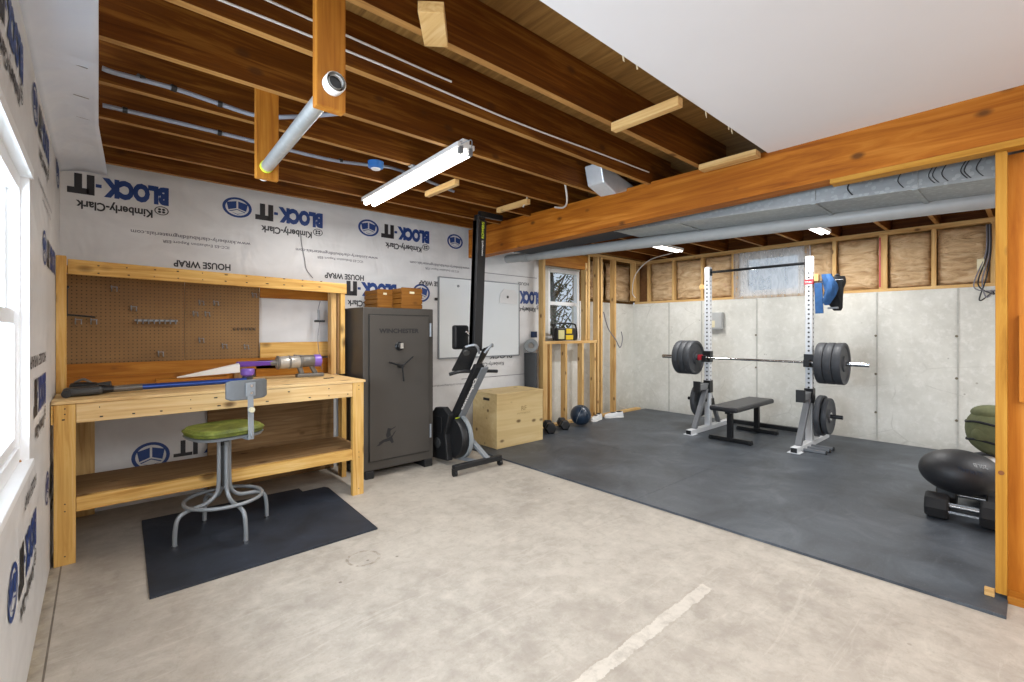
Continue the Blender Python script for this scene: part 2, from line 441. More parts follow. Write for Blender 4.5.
        if bevel:
            md = o.modifiers.new('bevel', 'BEVEL'); md.width = bevel; md.segments = 2; md.limit_method = 'ANGLE'; md.angle_limit = .8
        if smooth and not sub:
            try: me.set_sharp_from_angle(angle=math.radians(38))
            except Exception: pass
        if sub:
            md = o.modifiers.new('sub', 'SUBSURF'); md.levels = sub; md.render_levels = sub
        return o
def bx(name, mat, x0, x1, y0, y1, z0, z1, parent=None, bevel=.002): return MB().box(x0, x1, y0, y1, z0, z1).build(name, mat, parent, bevel=bevel)
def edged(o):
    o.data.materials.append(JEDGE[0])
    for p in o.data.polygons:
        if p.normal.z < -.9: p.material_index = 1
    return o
def dup(root, label=None, loc=None, rotz=None):
    r = root.copy(); COL.objects.link(r)
    if label: r['label'] = label
    if loc is not None: r.location = loc
    if rotz is not None: r.rotation_euler = (0, 0, rotz)
    BASE[r.name] = Vector(r.location)
    for ch in list(root.children):
        c = ch.copy(); COL.objects.link(c); c.parent = r
        for g in list(ch.children):
            d = g.copy(); COL.objects.link(d); d.parent = c
    return r
def arc(pts, n=8):
    """smooth catmull-rom through points"""
    P = [Vector(p) for p in pts]; P = [P[0]] + P + [P[-1]]; out = []
    for i in range(1, len(P) - 2):
        for k in range(n):
            t = k / n; a, b, c, d = P[i - 1], P[i], P[i + 1], P[i + 2]
            out.append(.5 * ((2 * b) + (c - a) * t + (2 * a - 5 * b + 4 * c - d) * t * t + (3 * b - a - 3 * c + d) * t ** 3))
    out.append(P[-2]); return out

# ------------------------------------------------------------------ room shell
struct(bx('floor', M_FLOOR, -.6, 7.1, -2.6, 4.9, -.12, 0, bevel=0))
YW = 4.5
wl = MB()                                                     # left wall with the window opening
wl.box(-.34, -.20, -2.6, .95, 0, 2.46).box(-.34, -.20, 2.60, 4.6, 0, 2.46).box(-.34, -.20, .95, 2.60, 0, .80).box(-.34, -.20, .95, 2.60, 1.90, 2.46)
wall_left = struct(wl.build('wall_left', M_WRAP))
wall_back = struct(bx('wall_back', M_WRAP, -.34, 4.55, YW, YW + .12, 0, 2.66, bevel=0))
# concrete part of the back wall with window opening
wc = MB().box(4.55, 6.98, 4.56, 4.72, 0, 1.20).box(5.42, 6.98, 4.56, 4.72, 1.20, 1.76).box(4.55, 4.74, 4.56, 4.72, 1.20, 2.68).box(4.74, 5.42, 4.56, 4.72, 2.20, 2.68)
struct(wc.build('wall_back_concrete', M_CONC))
wall_right = struct(bx('wall_right', M_CONC, 6.84, 7.0, -2.6, 4.72, 0, 1.765, bevel=0))
# vertical form seams in the poured wall
sm = MB()
for y in (2.57, 1.235, .545, 3.36, 3.9): sm.box(6.834, 6.841, y - .008, y + .008, 0, 1.76)
sm.build('form_seam', B_('form_seam_concrete', '#b8b7b0', .85, var=.25), wall_right)
# tie holes
th_ = MB()
for y in (2.57, 1.235, .545):
    for z in (.35, .8, 1.25): th_.cyl((6.842, y + .01, z), (6.832, y + .01, z), .014, n=8)
th_.build('tie_hole', B_('rusty_tie', '#6e6656', .8), wall_right)

struct(bx('wall_front', M_DRYW, -.34, 7.1, -2.7, -2.6, 0, 2.72, bevel=0))
# subfloor boards above the joists
struct(bx('ceiling', SUB[1], -.34, 7.1, -2.7, 4.75, 2.685, 2.72, bevel=0))
struct(bx('ceiling_drywall', M_DRYW, -.34, 3.2, -2.6, 1.135, 2.442, 2.458, bevel=0))
# ragged drywall paper along the cut edge
rg = MB()
for i, x in enumerate((1.62, 1.72, 2.35, 2.62, 2.66)):
    pass; y = 1.134
    rg.prism([(0, 0), (.012, 0), (.018, -.02 - random.random() * .035), (.008, -.03)], (x, y + .002, 2.455), (1, 0, 0), (0, 0, 1), (0, 1, 0), .002)
rg.build('torn_paper', B_('torn_paper_edge', '#d8c9a6', .8), bpy.data.objects['ceiling_drywall'])

# joists
JY = [(1.57, 1.55), (1.98, 2.0), (2.42, 2.42), (2.855, 2.86), (3.32, 3.34), (3.80, 3.80), (4.20, 4.16)]
for i, (ya, yb) in enumerate(JY):
    x0 = -.20
    b = MB(); t = .038
    b.hexa([(x0, ya - t / 2, 2.445), (3.50, yb - t / 2, 2.445), (3.50, yb + t / 2, 2.445), (x0, ya + t / 2, 2.445), (x0, ya - t / 2, 2.684), (3.50, yb - t / 2, 2.684), (3.50, yb + t / 2, 2.684), (x0, ya + t / 2, 2.684)])
    nm = ['next to the drywall edge', 'second from the drywall edge', 'third from the drywall edge', 'running over the far end of the two-board bar hanger', 'fourth from the back wall', 'second from the back wall, with grey conduit nearby', 'closest to the house-wrapped back wall'][i]
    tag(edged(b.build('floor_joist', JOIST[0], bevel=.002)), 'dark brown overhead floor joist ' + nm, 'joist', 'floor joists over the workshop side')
# gym side joists
for i, y in enumerate((.30, .71, 1.14, 1.63, 2.06, 2.50, 3.04, 3.48, 3.92, 4.34)):
    nm = ['closest to the yellow post on the right', 'second from the yellow post', 'third from the yellow post', 'just left of the right-hand gym lamp', 'behind the steel panel near the ducts', 'left of the ceiling register boot', 'right of the left-hand gym lamp', 'just left of the left-hand gym lamp', 'above the tall studs', 'closest to the back wall window'][i]
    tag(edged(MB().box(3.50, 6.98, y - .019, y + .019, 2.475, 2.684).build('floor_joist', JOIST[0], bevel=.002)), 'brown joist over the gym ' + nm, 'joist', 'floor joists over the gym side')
struct(bx('wall_right_rim', JOIST[1], 6.985, 7.02, -2.6, 4.72, 2.47, 2.684, bevel=0))
# blocking
tag(bx('wood_block', PINE[1], 2.10, 2.145, 1.15, 1.545, 2.40, 2.445), 'light wood strip crossing under the joist near the drywall edge', 'wood block')
tag(MB().bar((.86, 1.39, 2.425), (.98, 1.545, 2.425), .09, .04).build('wood_block', PINE[1], bevel=.002), 'short pale wood block at the top edge of the photo', 'wood block')
tag(bx('wood_block', PINE[1], 3.07, 3.15, 1.16, 1.53, 2.405, 2.443), 'light wood block at the corner where the drywall meets the big beam', 'wood block')
tag(bx('wood_block', PINE[1], 1.99, 2.03, 2.88, 3.31, 2.40, 2.444), 'small wood brace between joists right behind the workshop lamp', 'wood block')
tag(bx('wood_block', PINE[1], 2.75, 2.79, 2.9, 3.31, 2.40, 2.444), 'small wood brace between joists above the rowing machine', 'wood block')

# main beam and the strip under it
b = MB()
b.hexa([(3.20, 4.36, 2.15), (3.20, -1.2, 2.215), (3.34, -1.2, 2.215), (3.34, 4.36, 2.15), (3.20, 4.36, 2.475), (3.20, -1.2, 2.442), (3.34, -1.2, 2.442), (3.34, 4.36, 2.475)])
tag(b.build('ceiling_beam', BEAM[1], bevel=.004), 'massive orange-brown timber beam crossing the whole room under the joists', 'beam')
# brown stains on beam
# stud partition under the beam
pt = thing('stud_partition', 'yellow pine stud partition with orange panel at the right edge', 'partition', (3.3, -.2, 0))
MB().hexa([(3.205, .80, 2.165), (3.205, -1.2, 2.17), (3.295, -1.2, 2.17), (3.295, .80, 2.165), (3.205, .80, 2.205), (3.205, -1.2, 2.214), (3.295, -1.2, 2.214), (3.295, .80, 2.205)]).build('top_plate', POST[1], pt, bevel=.002)
bx('stud', POST[2], 3.245, 3.335, .088, .128, .036, 2.166, pt)
bx('bottom_plate', PLANK[1], 3.245, 3.335, -1.2, .088, .0, .036, pt)
bx('panel', OSB[2], 3.34, 3.355, -1.2, .09, .0, 2.168, pt)
bx('raised_panel', OSB[2], 3.315, 3.339, -1.2, .052, .96, 1.38, pt)
bx('foot_block', PINE[1], 3.23, 3.26, .13, .165, .016, .05, pt)
kt = MB(); kt.cyl((3.2445, .108, .62), (3.2435, .108, .62), .011, n=14); kt.build('knot', B_('knot_wood', '#7a4514', .6), pt)

# house wrap flap on the ceiling along the left wall
fl = MB(); nx = 10; ny = 40; vs = []
for j in range(ny + 1):
    y = .6 + (4.49 - .6) * j / ny; row = []
    for i in range(nx + 1):
        t = i / nx; x = -.205 + t * (.205 + (.0 if y < 3.4 else .0 + (y - 3.4) * .045))
        z = 2.438 - .05 * (1 - t) ** 3 * (1 + .5 * math.sin(y * 2.3)) - .006 * math.sin(y * 5 + t * 3)
        row.append(fl.bm.verts.new((x, y, z)))
    vs.append(row)
for j in range(ny):
    for i in range(nx): fl.face([vs[j][i], vs[j + 1][i], vs[j + 1][i + 1], vs[j][i + 1]])
flap = tag(fl.build('house_wrap_flap', mk_wrap('house_wrap_daylit', '#dde6f6', '#e9effa'), smooth=True, solid=.003), 'white house wrap sheet folded over the joist ends along the left wall', 'house wrap')  # bluer, paler copy of the wrap: window daylight put into its colour
for y in (1.9, 2.3, 2.7, 3.05, 3.35): MB().bar((-.09, y, 2.4325), (-.035, y + .015, 2.4335), .002, .003).build('crease_mark', M_INKG, flap)

# ------------------------------------------------------------------ printing on the house wrap (upside down)
def logo(ink, ring, cx, cz, w, h, pos):
    """ringed open-box mark; pos(a,b) -> 3d point, a to the right in the photo, b up"""
    n = 28
    def ell(k, s): return (cx + w / 2 * s * math.cos(2 * PI * k / n) * (1 + .0), cz + h / 2 * s * math.sin(2 * PI * k / n))
    O = [ring.bm.verts.new(pos(*ell(k, 1.0), .0)) for k in range(n)]; I = [ring.bm.verts.new(pos(*ell(k, .80), .0)) for k in range(n)]
    for k in range(n): ring.face([O[k], O[(k + 1) % n], I[(k + 1) % n], I[k]])
    for poly in ([(-.72, .42), (-.06, .62), (-.06, -.08), (-.60, -.30)], [(.06, .62), (.72, .42), (.60, -.30), (.06, -.08)]):
        ink.face([ink.bm.verts.new(pos(cx + x * w / 2, cz + y * h / 2, 0)) for x, y in poly])
    for poly in ([(-.56, -.40), (0, -.16), (.02, -.22), (-.5, -.46)], [(.56, -.40), (0, -.16), (-.02, -.22), (.5, -.46)], [(-.5, -.46), (0, -.70), (.5, -.46), (0, -.64)]):
        ink.face([ink.bm.verts.new(pos(cx + x * w / 2, cz + y * h / 2, 0)) for x, y in poly])
def wrap_prints(wall, make, pos, spec):
    navy, blk, gry = MB(), MB(), MB()
    make(navy, blk, gry, pos)
    navy.build('printed_logo', M_NAVY, wall); blk.build('printed_lettering', M_INK, wall); gry.build('printed_small_lettering', M_INKG, wall)
def P_back(a, b, l=0): return Vector((a, YW - .0025, b))
def P_left(a, b, l=0): return Vector((-.1975, a, b))
def line(mb, txt, P, a, b, wd, ht, bold=0):
    """upside-down text: its photo-right end at a, photo-top at b"""
    o = P(a, b); u = (P(a - 1, b) - o); mb.text(txt, o, u, (0, 0, -1), wd, ht, bold, lift=0)
def bigrow(nv, bk, P, a, z, wd=.587, ht=.135, sub=True, lg=True, it=True, seal=True):
    """a = photo-right end of the B; z = top of the letters"""
    line(nv, 'BLOCK', P, a, z, wd * .665, ht * 1.06, .075)
    nv.face([nv.bm.verts.new(P(a - wd * q, z - ht * r)) for q, r in ((.67, .42), (.725, .42), (.725, .60), (.67, .60))])
    if it: line(bk, 'IT', P, a - wd * .735, z, wd * .245, ht * 1.06, .085)
    if sub:
        line(bk, 'Kimberly-Clark', P, a - .10, z - ht - .035, .43, .08, .03)
        c = (a - .045, z - ht - .05)
        n = 20
        for k in range(n):
            f = lambda kk, r: P(c[0] + .045 * r * math.cos(2 * PI * kk / n), c[1] + .034 * r * math.sin(2 * PI * kk / n))
            bk.face([bk.bm.verts.new(q) for q in (f(k, 1), f(k + 1, 1), f(k + 1, .84), f(k, .84))])
        for k in range(4):
            t = PI / 4 + k * PI / 2; q = (c[0] + .018 * math.cos(t), c[1] + .014 * math.sin(t))
            bk.face([bk.bm.verts.new(P(q[0] + .011 * math.cos(m), q[1] + .009 * math.sin(m))) for m in [j * PI / 4 for j in range(8)]])
    if lg: logo(nv, nv, a - wd - .125, z - .068, .22, .17, lambda x, y, _: P(x, y))
nv, bk, gy = MB(), MB(), MB()
for a, lg in ((.41, False), (1.592, True), (2.762, True)): bigrow(nv, bk, P_back, a, 2.42, lg=lg)
logo(nv, nv, 3.11, 2.35, .22, .17, lambda x, y, _: P_back(x, y))
for a in (.98, 2.15, 3.32):
    line(gy, 'www.kimberly-clarkbuildingmaterials.com', P_back, a, 2.075, .80, .038, .012)
    line(gy, 'ICC-ES Evaluation Report ESR', P_back, a - .16, 2.02, .45, .03, .01)
for a in (.83, 2.0, 1.42 + 1.6): line(bk, 'HOUSE WRAP', P_back, a, 1.865, .39, .055, .03)
bigrow(nv, bk, P_back, 2.36, 1.80, lg=False); logo(nv, nv, 2.66, 1.725, .22, .20, lambda x, y, _: P_back(x, y))
line(bk, 'IT', P_back, 3.0, 1.80, .17, .15, .035)
bigrow(nv, bk, P_back, 4.525, 1.84, .60, .165, lg=False); line(bk, 'HOUSE', P_back, 4.30, 1.95, .2, .04, .01)
line(bk, 'Kimberly-Clark', P_back, 3.86, .93, .42, .06, .006)
line(bk, 'BLOCK', P_back, 4.0, 1.02, .38, .06, .02)
line(gy, 'www.kimberly-clarkbuildingmaterials.com', P_back, 3.3, .70, .5, .03)
logo(nv, nv, .30, .345, .235, .215, lambda x, y, _: P_back(x, y)); line(bk, 'IT', P_back, .60, .435, .16, .125, .035)
line(nv, 'BLOCK', P_back, 1.03, .435, .4, .125, .035); line(gy, 'Kimberly-Clark', P_back, .98, .74, .42, .03)
nv.build('printed_logo', M_NAVY, wall_back); bk.build('printed_lettering', M_INK, wall_back); gy.build('printed_small_lettering', M_INKG, wall_back)
# tape seams on the wrap
tp = MB().box(3.2, 4.45, YW - .004, YW - .001, .735, .742).box(3.4, 4.45, YW - .004, YW - .001, 2.02, 2.027)
tp.build('seam_line', M_INKG, wall_back)
nv, bk, gy = MB(), MB(), MB()
bigrow(nv, bk, P_left, 3.50, 2.32); bigrow(nv, bk, P_left, 2.36, 2.30, lg=False)
logo(nv, nv, 4.20, 2.33, .3, .2, lambda x, y, _: P_left(x, y))
bigrow(nv, bk, P_left, 3.95, 1.78, sub=False)
line(gy, 'www.kimberly-clarkbuildingmaterials.com', P_left, 3.7, 1.99, .8, .035); line(gy, 'ICC-ES Evaluation Report', P_left, 3.6, 1.94, .5, .03)
bigrow(nv, bk, P_left, 3.30, 1.10, it=True, lg=False, ht=.15); line(bk, 'HOUSE WRAP', P_left, 3.3, 1.20, .7, .05, .015)
bigrow(nv, bk, P_left, 2.82, .56, ht=.15, lg=True); line(bk, 'HOUSE WRAP', P_left, 2.82, .70, .4, .05, .015)
bigrow(nv, bk, P_left, 4.1, .56, ht=.15, lg=True)
nv.build('printed_logo', M_NAVY, wall_left); bk.build('printed_lettering', M_INK, wall_left); gy.build('printed_small_lettering', M_INKG, wall_left)

# ------------------------------------------------------------------ left window
w1 = thing('window_1', '', ''); del w1['label']; del w1['category']; w1['kind'] = 'structure'; w1.location = (-.3, 1.8, .8); BASE[w1.name] = Vector((-.3, 1.8, .8))
wx0, wx1 = -.285, -.225
fr = MB().box(wx0, wx1, 2.57, 2.598, .802, 1.898).box(wx0, wx1, .952, 1.02, .802, 1.898).box(wx0, wx1, 1.02, 2.57, .802, .86).box(wx0, wx1, 1.02, 2.57, 1.84, 1.898)
fr.build('window_frame', M_VINYLW, w1, bevel=.004)
MB().box(-.275, -.24, 1.02, 2.57, 1.33, 1.385).box(-.268, -.235, 2.54, 2.57, .86, 1.33).box(-.268, -.235, 1.02, 1.06, .86, 1.33).box(-.268, -.235, 1.06, 2.54, .86, .90).box(-.280, -.26, 2.545, 2.57, 1.385, 1.84).build('sash', M_VINYLW, w1, bevel=.004)
bx('window_pane', M_GLASS, -.256, -.251, 1.06, 2.54, .90, 1.33, w1, 0); bx('window_pane', M_GLASS, -.272, -.267, 1.02, 2.545, 1.385, 1.84, w1, 0)
struct(MB().box(-.34, -.2, 2.585, 2.602, .80, 1.90).build('trim_1', M_VINYLW))
sill1 = struct(MB().box(-.34, -.188, .9, 2.615, .775, .803).build('trim_2', M_VINYLW, bevel=.003))
struct(MB().box(-.34, -.19, .9, 2.62, 1.895, 1.935).build('trim_3', M_VINYLW))
struct(MB().prism([(0, 0), (.05, 0), (0, .07)], (-.27, 2.584, .803), (1, 0, 0), (0, 0, 1), (0, -1, 0), .02).build('trim_4', PLANK[0]))

# ------------------------------------------------------------------ outside
struct(bx('ground_outside', M_GRASS, -12, 14, 4.75, 22, .6, .62, bevel=0))
struct(bx('ground_outside', M_GRASS, -12, -.36, -6, 4.7, .3, .32, bevel=0))
struct(bx('ground_outside', M_GRASS, 7.5, 20, -6, 4.7, 1.55, 1.57, bevel=0))
def tree(x, y, z0, h, r, n, label):
    t = thing('tree', label, 'tree', (x, y, z0))
    tk = MB(); tk.tube(arc([(x, y, z0), (x + .05, y, z0 + h * .4), (x - .05, y + .1, z0 + h)]), [r * (1 - i / 20) for i in range(17)], 8)
    for i in range(16):
        a = random.uniform(0, 2 * PI); zz = z0 + h * random.uniform(.1, .85); L = random.uniform(.4, 1.1)
        tk.tube(arc([(x, y, zz), (x + L * .5 * math.cos(a), y + L * .3 * math.sin(a), zz + L * .35), (x + L * math.cos(a), y + L * .5 * math.sin(a), zz + L * .9)], 4), [r * .35 * (1 - i / 11) for i in range(9)], 5)
    tk.build('trunk', M_BARK, t, smooth=True)
    lf = MB()
    for i in range(n):
        a = random.uniform(0, 2 * PI); q = random.random() ** .5 * 1.2
        p = Vector((x + q * math.cos(a), y + q * .6 * math.sin(a), z0 + random.uniform(.1, 1) * h)); d = Vector([random.uniform(-1, 1) for _ in range(3)]).normalized() * .05; e = d.cross(Vector((.3, .5, 1))).normalized() * .02
        lf.face([lf.bm.verts.new(c) for c in (p - d, p + e, p + d, p - e)])
    lf.build('foliage', M_LEAF, t)
tree(7.6, 7.2, .6, 3.2, .09, 1500, 'bare-branched green tree seen through the gym window by the radio')
tree(5.9, 5.6, .6, 1.7, .04, 300, 'smaller leafy sapling in front of the tree outside the gym window')

# ------------------------------------------------------------------ back window behind the studs
w2 = thing('window_2', '', ''); del w2['label']; del w2['category']; w2['kind'] = 'structure'; w2.location = (5.08, 4.6, 1.2); BASE[w2.name] = Vector((5.08, 4.6, 1.2))
MB().box(4.74, 4.79, 4.57, 4.64, 1.2, 2.2).box(5.37, 5.42, 4.57, 4.64, 1.2, 2.2).box(4.79, 5.37, 4.57, 4.64, 1.2, 1.25).box(4.79, 5.37, 4.57, 4.64, 2.15, 2.2).build('window_frame', M_VINYLW, w2, bevel=.004)
MB().box(4.79, 5.37, 4.58, 4.625, 1.68, 1.73).build('meeting_rail', M_VINYLW, w2, bevel=.003)
bx('window_pane', M_GLASS, 4.79, 5.37, 4.60, 4.605, 1.25, 1.68, w2, 0); bx('window_pane', M_GLASS, 4.79, 5.37, 4.61, 4.615, 1.73, 2.15, w2, 0)

# stud wall in front of the back wall
sw = thing('stud_wall', 'light pine stud wall framing around the window at the back of the gym', 'stud wall', (5.4, 4.4, 0))
y0, y1 = 4.345, 4.435
def stud(x0, x1, z0, z1): bx('stud', PINE[2], x0, x1, y0, y1, z0, z1, sw)
bx('bottom_plate', PINE[0], 4.40, 6.72, y0, y1, .0, .038, sw)
stud(4.42, 4.46, .038, 2.42); stud(4.46, 4.50, .038, 1.13)
for x in (4.55, 4.86, 5.22, 5.50): stud(x, x + .038, .038, 1.13)
bx('sill_plate', PINE[0], 4.46, 5.56, y0 - .002, y1, 1.13, 1.168, sw)
stud(5.30, 5.338, 1.168, 2.30); stud(5.36, 5.398, 1.168, 2.42)
stud(5.58, 5.618, .038, 2.42); stud(5.66, 5.70, .038, 2.42); stud(6.00, 6.04, .038, 2.42); stud(6.55, 6.588, 1.80, 2.42)
bx('header', PLANK[0], 4.46, 5.36, y0 + .01, y1, 2.20, 2.40, sw)
bx('top_plate', PINE[0], 4.42, 6.72, y0, y1, 2.42, 2.46, sw)
# sill plate on the concrete back wall, small pony wall with batts
def batt(name_lbl, pts_fn, w_, h_, group):
    m = MB(); n1, n2 = 14, 14; g = []
    for i in range(n1 + 1):
        r = []
        for j in range(n2 + 1):
            a, b_ = i / n1, j / n2
            e = min(a, 1 - a, .12) / .12 * min(b_, 1 - b_, .10) / .10
            d = .012 + .035 * e + random.uniform(-.008, .008) + .008 * math.sin(b_ * 17 + a * 3)
            r.append(m.bm.verts.new(pts_fn(a * w_, b_ * h_, d)))
        g.append(r)
    for i in range(n1):
        for j in range(n2): m.face([g[i][j], g[i + 1][j], g[i + 1][j + 1], g[i][j + 1]])
    return tag(m.build('insulation_batt', M_KRAFT, smooth=True, solid=.02), name_lbl, 'insulation', group)

# pony wall on the right concrete wall
pw = thing('pony_wall', 'pine stud knee wall on top of the long concrete wall', 'stud wall', (6.9, 1.8, 1.765))
bx('sill_plate', PINE[1], 6.845, 6.98, -2.6, 4.55, 1.766, 1.80, pw)
bx('top_plate', PINE[1], 6.84, 6.98, -2.6, 4.55, 2.425, 2.474, pw)
SY = [.285, .739, 1.162, 1.20, 1.663, 1.97, 2.85, 2.90, 3.36, 3.835, 4.285, 4.52]
for y in SY: bx('stud', PINE[2], 6.845, 6.93, y - .019, y + .019, 1.80, 2.425, pw)
bx('red_scrawl', M_RED, 6.842, 6.8445, 1.20, 1.215, 1.82, 2.40, pw, 0)
bx('back_sheathing', B_('brown_sheathing', '#8a6038', .85, var=.3), 6.985, 7.0, -2.6, 1.93, 1.80, 2.46, pw, 0)
bx('back_sheathing', B_('brown_sheathing_far', '#8a6038', .85, var=.3), 6.985, 7.0, 2.90, 4.7, 1.80, 2.46, pw, 0)
bays = [(.304, .72), (.758, 1.143), (1.219, 1.644), (1.682, 1.95), (2.92, 3.34), (3.38, 3.815), (3.854, 4.25)]
bl = ['furthest right, beside the hanging wires', 'second from the right end', 'just right of the hanging bag', 'beside the plastic-covered window, right side', 'just left of the plastic-covered window', 'third from the room corner', 'second from the room corner']
for (a, b_), s_ in zip(bays, bl):
    batt('brown kraft-faced insulation batt ' + s_, lambda p, q, d, a=a: Vector((6.925 - d, a + .008 + p, 1.805 + q)), b_ - a - .016, .61, 'insulation batts over the concrete wall')
batt('small brown insulation batt over the back wall next to the corner', lambda p, q, d: Vector((6.10 + p, 4.60 - d, 1.80 + q)), .65, .60, 'insulation batts over the back wall')
batt('brown insulation batt over the back wall between the tall studs', lambda p, q, d: Vector((5.60 + p, 4.60 - d, 1.80 + q)), .44, .60, 'insulation batts over the back wall')
bx('sheathing', SUB[0], 5.42, 6.98, 4.66, 4.7, 1.77, 2.68, sw, 0)
# basement window behind plastic
w3 = thing('window_3', '', ''); del w3['label']; del w3['category']; w3['kind'] = 'structure'; w3.location = (6.93, 2.4, 1.8); BASE[w3.name] = Vector((6.93, 2.4, 1.8))
MB().box(6.90, 6.97, 1.99, 2.08, 1.80, 2.42).box(6.90, 6.97, 2.72, 2.83, 1.80, 2.42).box(6.90, 6.97, 2.08, 2.72, 1.80, 1.88).box(6.90, 6.97, 2.08, 2.72, 2.32, 2.42).build('window_frame', M_VINYLW, w3, bevel=.003)
bx('window_pane', M_GLASS, 6.93, 6.935, 2.08, 2.72, 1.88, 2.32, w3, 0)
ps = MB(); g = []
for i in range(25):
    r = []
    for j in range(13):
        y = 1.93 + .95 * i / 24; z = 1.765 + .65 * j / 12
        r.append(ps.bm.verts.new((6.826 - .010 * math.sin(y * 40 + z * 9) * math.sin(z * 14 + y * 8), y, z)))
    g.append(r)
for i in range(24):
    for j in range(12): ps.face([g[i][j], g[i + 1][j], g[i + 1][j + 1], g[i][j + 1]])
tag(ps.build('plastic_sheet', M_PLASTIC, smooth=True), 'wrinkled clear plastic sheet stapled over the small high window', 'plastic sheet')

# ------------------------------------------------------------------ ducts and pipes
dk = thing('air_duct', 'long galvanised rectangular air duct beside the big beam', 'duct', (3.65, 1.2, 2.1))
def ductpt(x, y, z): return (x, y, z)
L0, L1 = 2.50, -2.6
za, zb = 2.195, 1.975
MB().hexa([(3.45, L0, za), (3.45, L1, zb), (3.85, L1, zb), (3.85, L0, za), (3.45, L0, 2.44), (3.45, L1, 2.43), (3.85, L1, 2.43), (3.85, L0, 2.44)]).build('duct_body', M_GALV, dk, bevel=.006)
sm_ = MB()
for y in (1.9, .95, .45): 
    zz = za + (zb - za) * (L0 - y) / (L0 - L1)
    sm_.box(3.443, 3.855, y - .012, y + .012, zz - .008, 2.43)
sm_.bar((3.442, L0, za + .004), (3.442, L1, zb + .004), .012, .018)
sm_.build('duct_seam', M_GALV, dk)
for i in range(9):
    dr = MB()
    y = random.uniform(.15, .85); z0_ = za + (zb - za) * (L0 - y) / (L0 - L1)
    dr.tube(arc([(3.446, y, z0_ + .11), (3.446, y + .02, z0_ + .06), (3.446, y - .01, z0_ + .01)], 5), .0025, 5)
    dr.build('drip_stain', M_BLK, dk)
pp = thing('drain_pipe', 'pale round drain pipe running below the duct to the back wall', 'pipe', (3.8, 2, 2.1))
MB().tube([(3.92, 4.55, 2.23), (3.92, 3.1, 2.175), (3.92, .15, 2.075), (3.92, -2.6, 1.99)], .052, 18).build('pipe_run', M_PVC, pp, smooth=True)
MB().cyl((3.92, 4.10, 2.213), (3.92, 4.22, 2.2175), .060, n=18).build('coupling', M_PVC, pp, smooth=True)
bx('hanger_strap', M_GREY, 3.915, 3.925, 3.58, 3.61, 2.23, 2.684, pp, 0)
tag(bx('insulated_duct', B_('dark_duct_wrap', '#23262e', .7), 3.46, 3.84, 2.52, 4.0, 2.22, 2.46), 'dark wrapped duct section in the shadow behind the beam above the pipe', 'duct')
fo = MB()
g = []
for i in range(9):
    r = []
    for j in range(7): r.append(fo.bm.verts.new((3.40 + .045 * j + random.uniform(-.02, .02), 4.02 + .05 * i, 2.27 + .10 * math.sin(i * 1.3 + j) * .4 + random.uniform(-.02, .02))))
    g.append(r)
for i in range(8):
    for j in range(6): fo.face([g[i][j], g[i + 1][j], g[i + 1][j + 1], g[i][j + 1]])
tag(fo.build('foil_wrap', B_('crumpled_foil', '#b9c2cc', .25, .9), solid=.004), 'crumpled silver foil above the pipe where the beam meets the back wall', 'foil')
# register boot over the gym ceiling
rb = thing('register_boot', 'galvanised register boot under the gym joists left of centre', 'duct', (4.6, 2.3, 2.42))
MB().bar((3.88, 2.28, 2.40), (5.0, 2.28, 2.44), .30, .06).build('boot_body', M_GALV, rb, bevel=.01)
MB().box(5.0, 5.25, 2.16, 2.40, 2.42, 2.455).build('boot_collar', M_GALV, rb, bevel=.004)
# foil elbow above the beam between the joists
MB_ = MB(); MB_.hexa([(2.90, 2.20, 2.45), (3.06, 2.20, 2.39), (3.06, 2.36, 2.40), (2.90, 2.36, 2.45), (2.86, 2.20, 2.60), (3.36, 2.20, 2.49), (3.36, 2.36, 2.50), (2.86, 2.36, 2.60)])
tag(MB_.build('duct_elbow', B_('bright_sheet_metal', '#d8dde2', .25, .35), bevel=.01), 'shiny sheet metal duct elbow tucked between joists above the beam', 'duct')

# ------------------------------------------------------------------ lamps
lt = thing('strip_light', 'bright twin-tube fluorescent strip light hanging below the workshop joists', 'light', (1.69, 3.0, 2.4))
a0, a1 = Vector((1.73, 3.80, 2.425)), Vector((1.665, 2.29, 2.425)); dv = (a1 - a0).normalized(); sd = Vector((dv.y, -dv.x, 0))
MB().bar(a0, a1, .125, .03).build('housing', M_WHITE, lt, bevel=.004)
MB().bar(a0 + Vector((0, 0, .026)), a1 + Vector((0, 0, .026)), .05, .03).build('ballast_cover', M_WHITE, lt, bevel=.004)
for sgn in (-1, 1):
    q = sd * .034 * sgn - Vector((0, 0, .035))
    MB().cyl(a0 + dv * .03 + q, a1 - dv * .03 + q, .019, n=14).build('tube', M_TUBE, lt, smooth=True)
    MB().bar(a1 + q + Vector((0, 0, .01)) - dv * .028, a1 + q + Vector((0, 0, .01)), .03, .05).build('socket', M_GREY, lt, bevel=.003)
MB().tube(arc([a1 + Vector((-.04, -.0, .0)), a1 + Vector((0, -.05, .02)), a1 + Vector((.04, 0, .0))]), .003, 6).build('pull_wire', M_GREY, lt)
MB().box(1.60, 1.78, 2.83, 2.88, 2.437, 2.444).cyl((1.69, 2.855, 2.41), (1.69, 2.855, 2.44), .004).build('hanger_clip', M_GREY, lt)
area('workshop_tube_light', (1.69, 3.05, 2.34), (0, 0, .04), .12, 1.45, 25, (1, .985, .97))
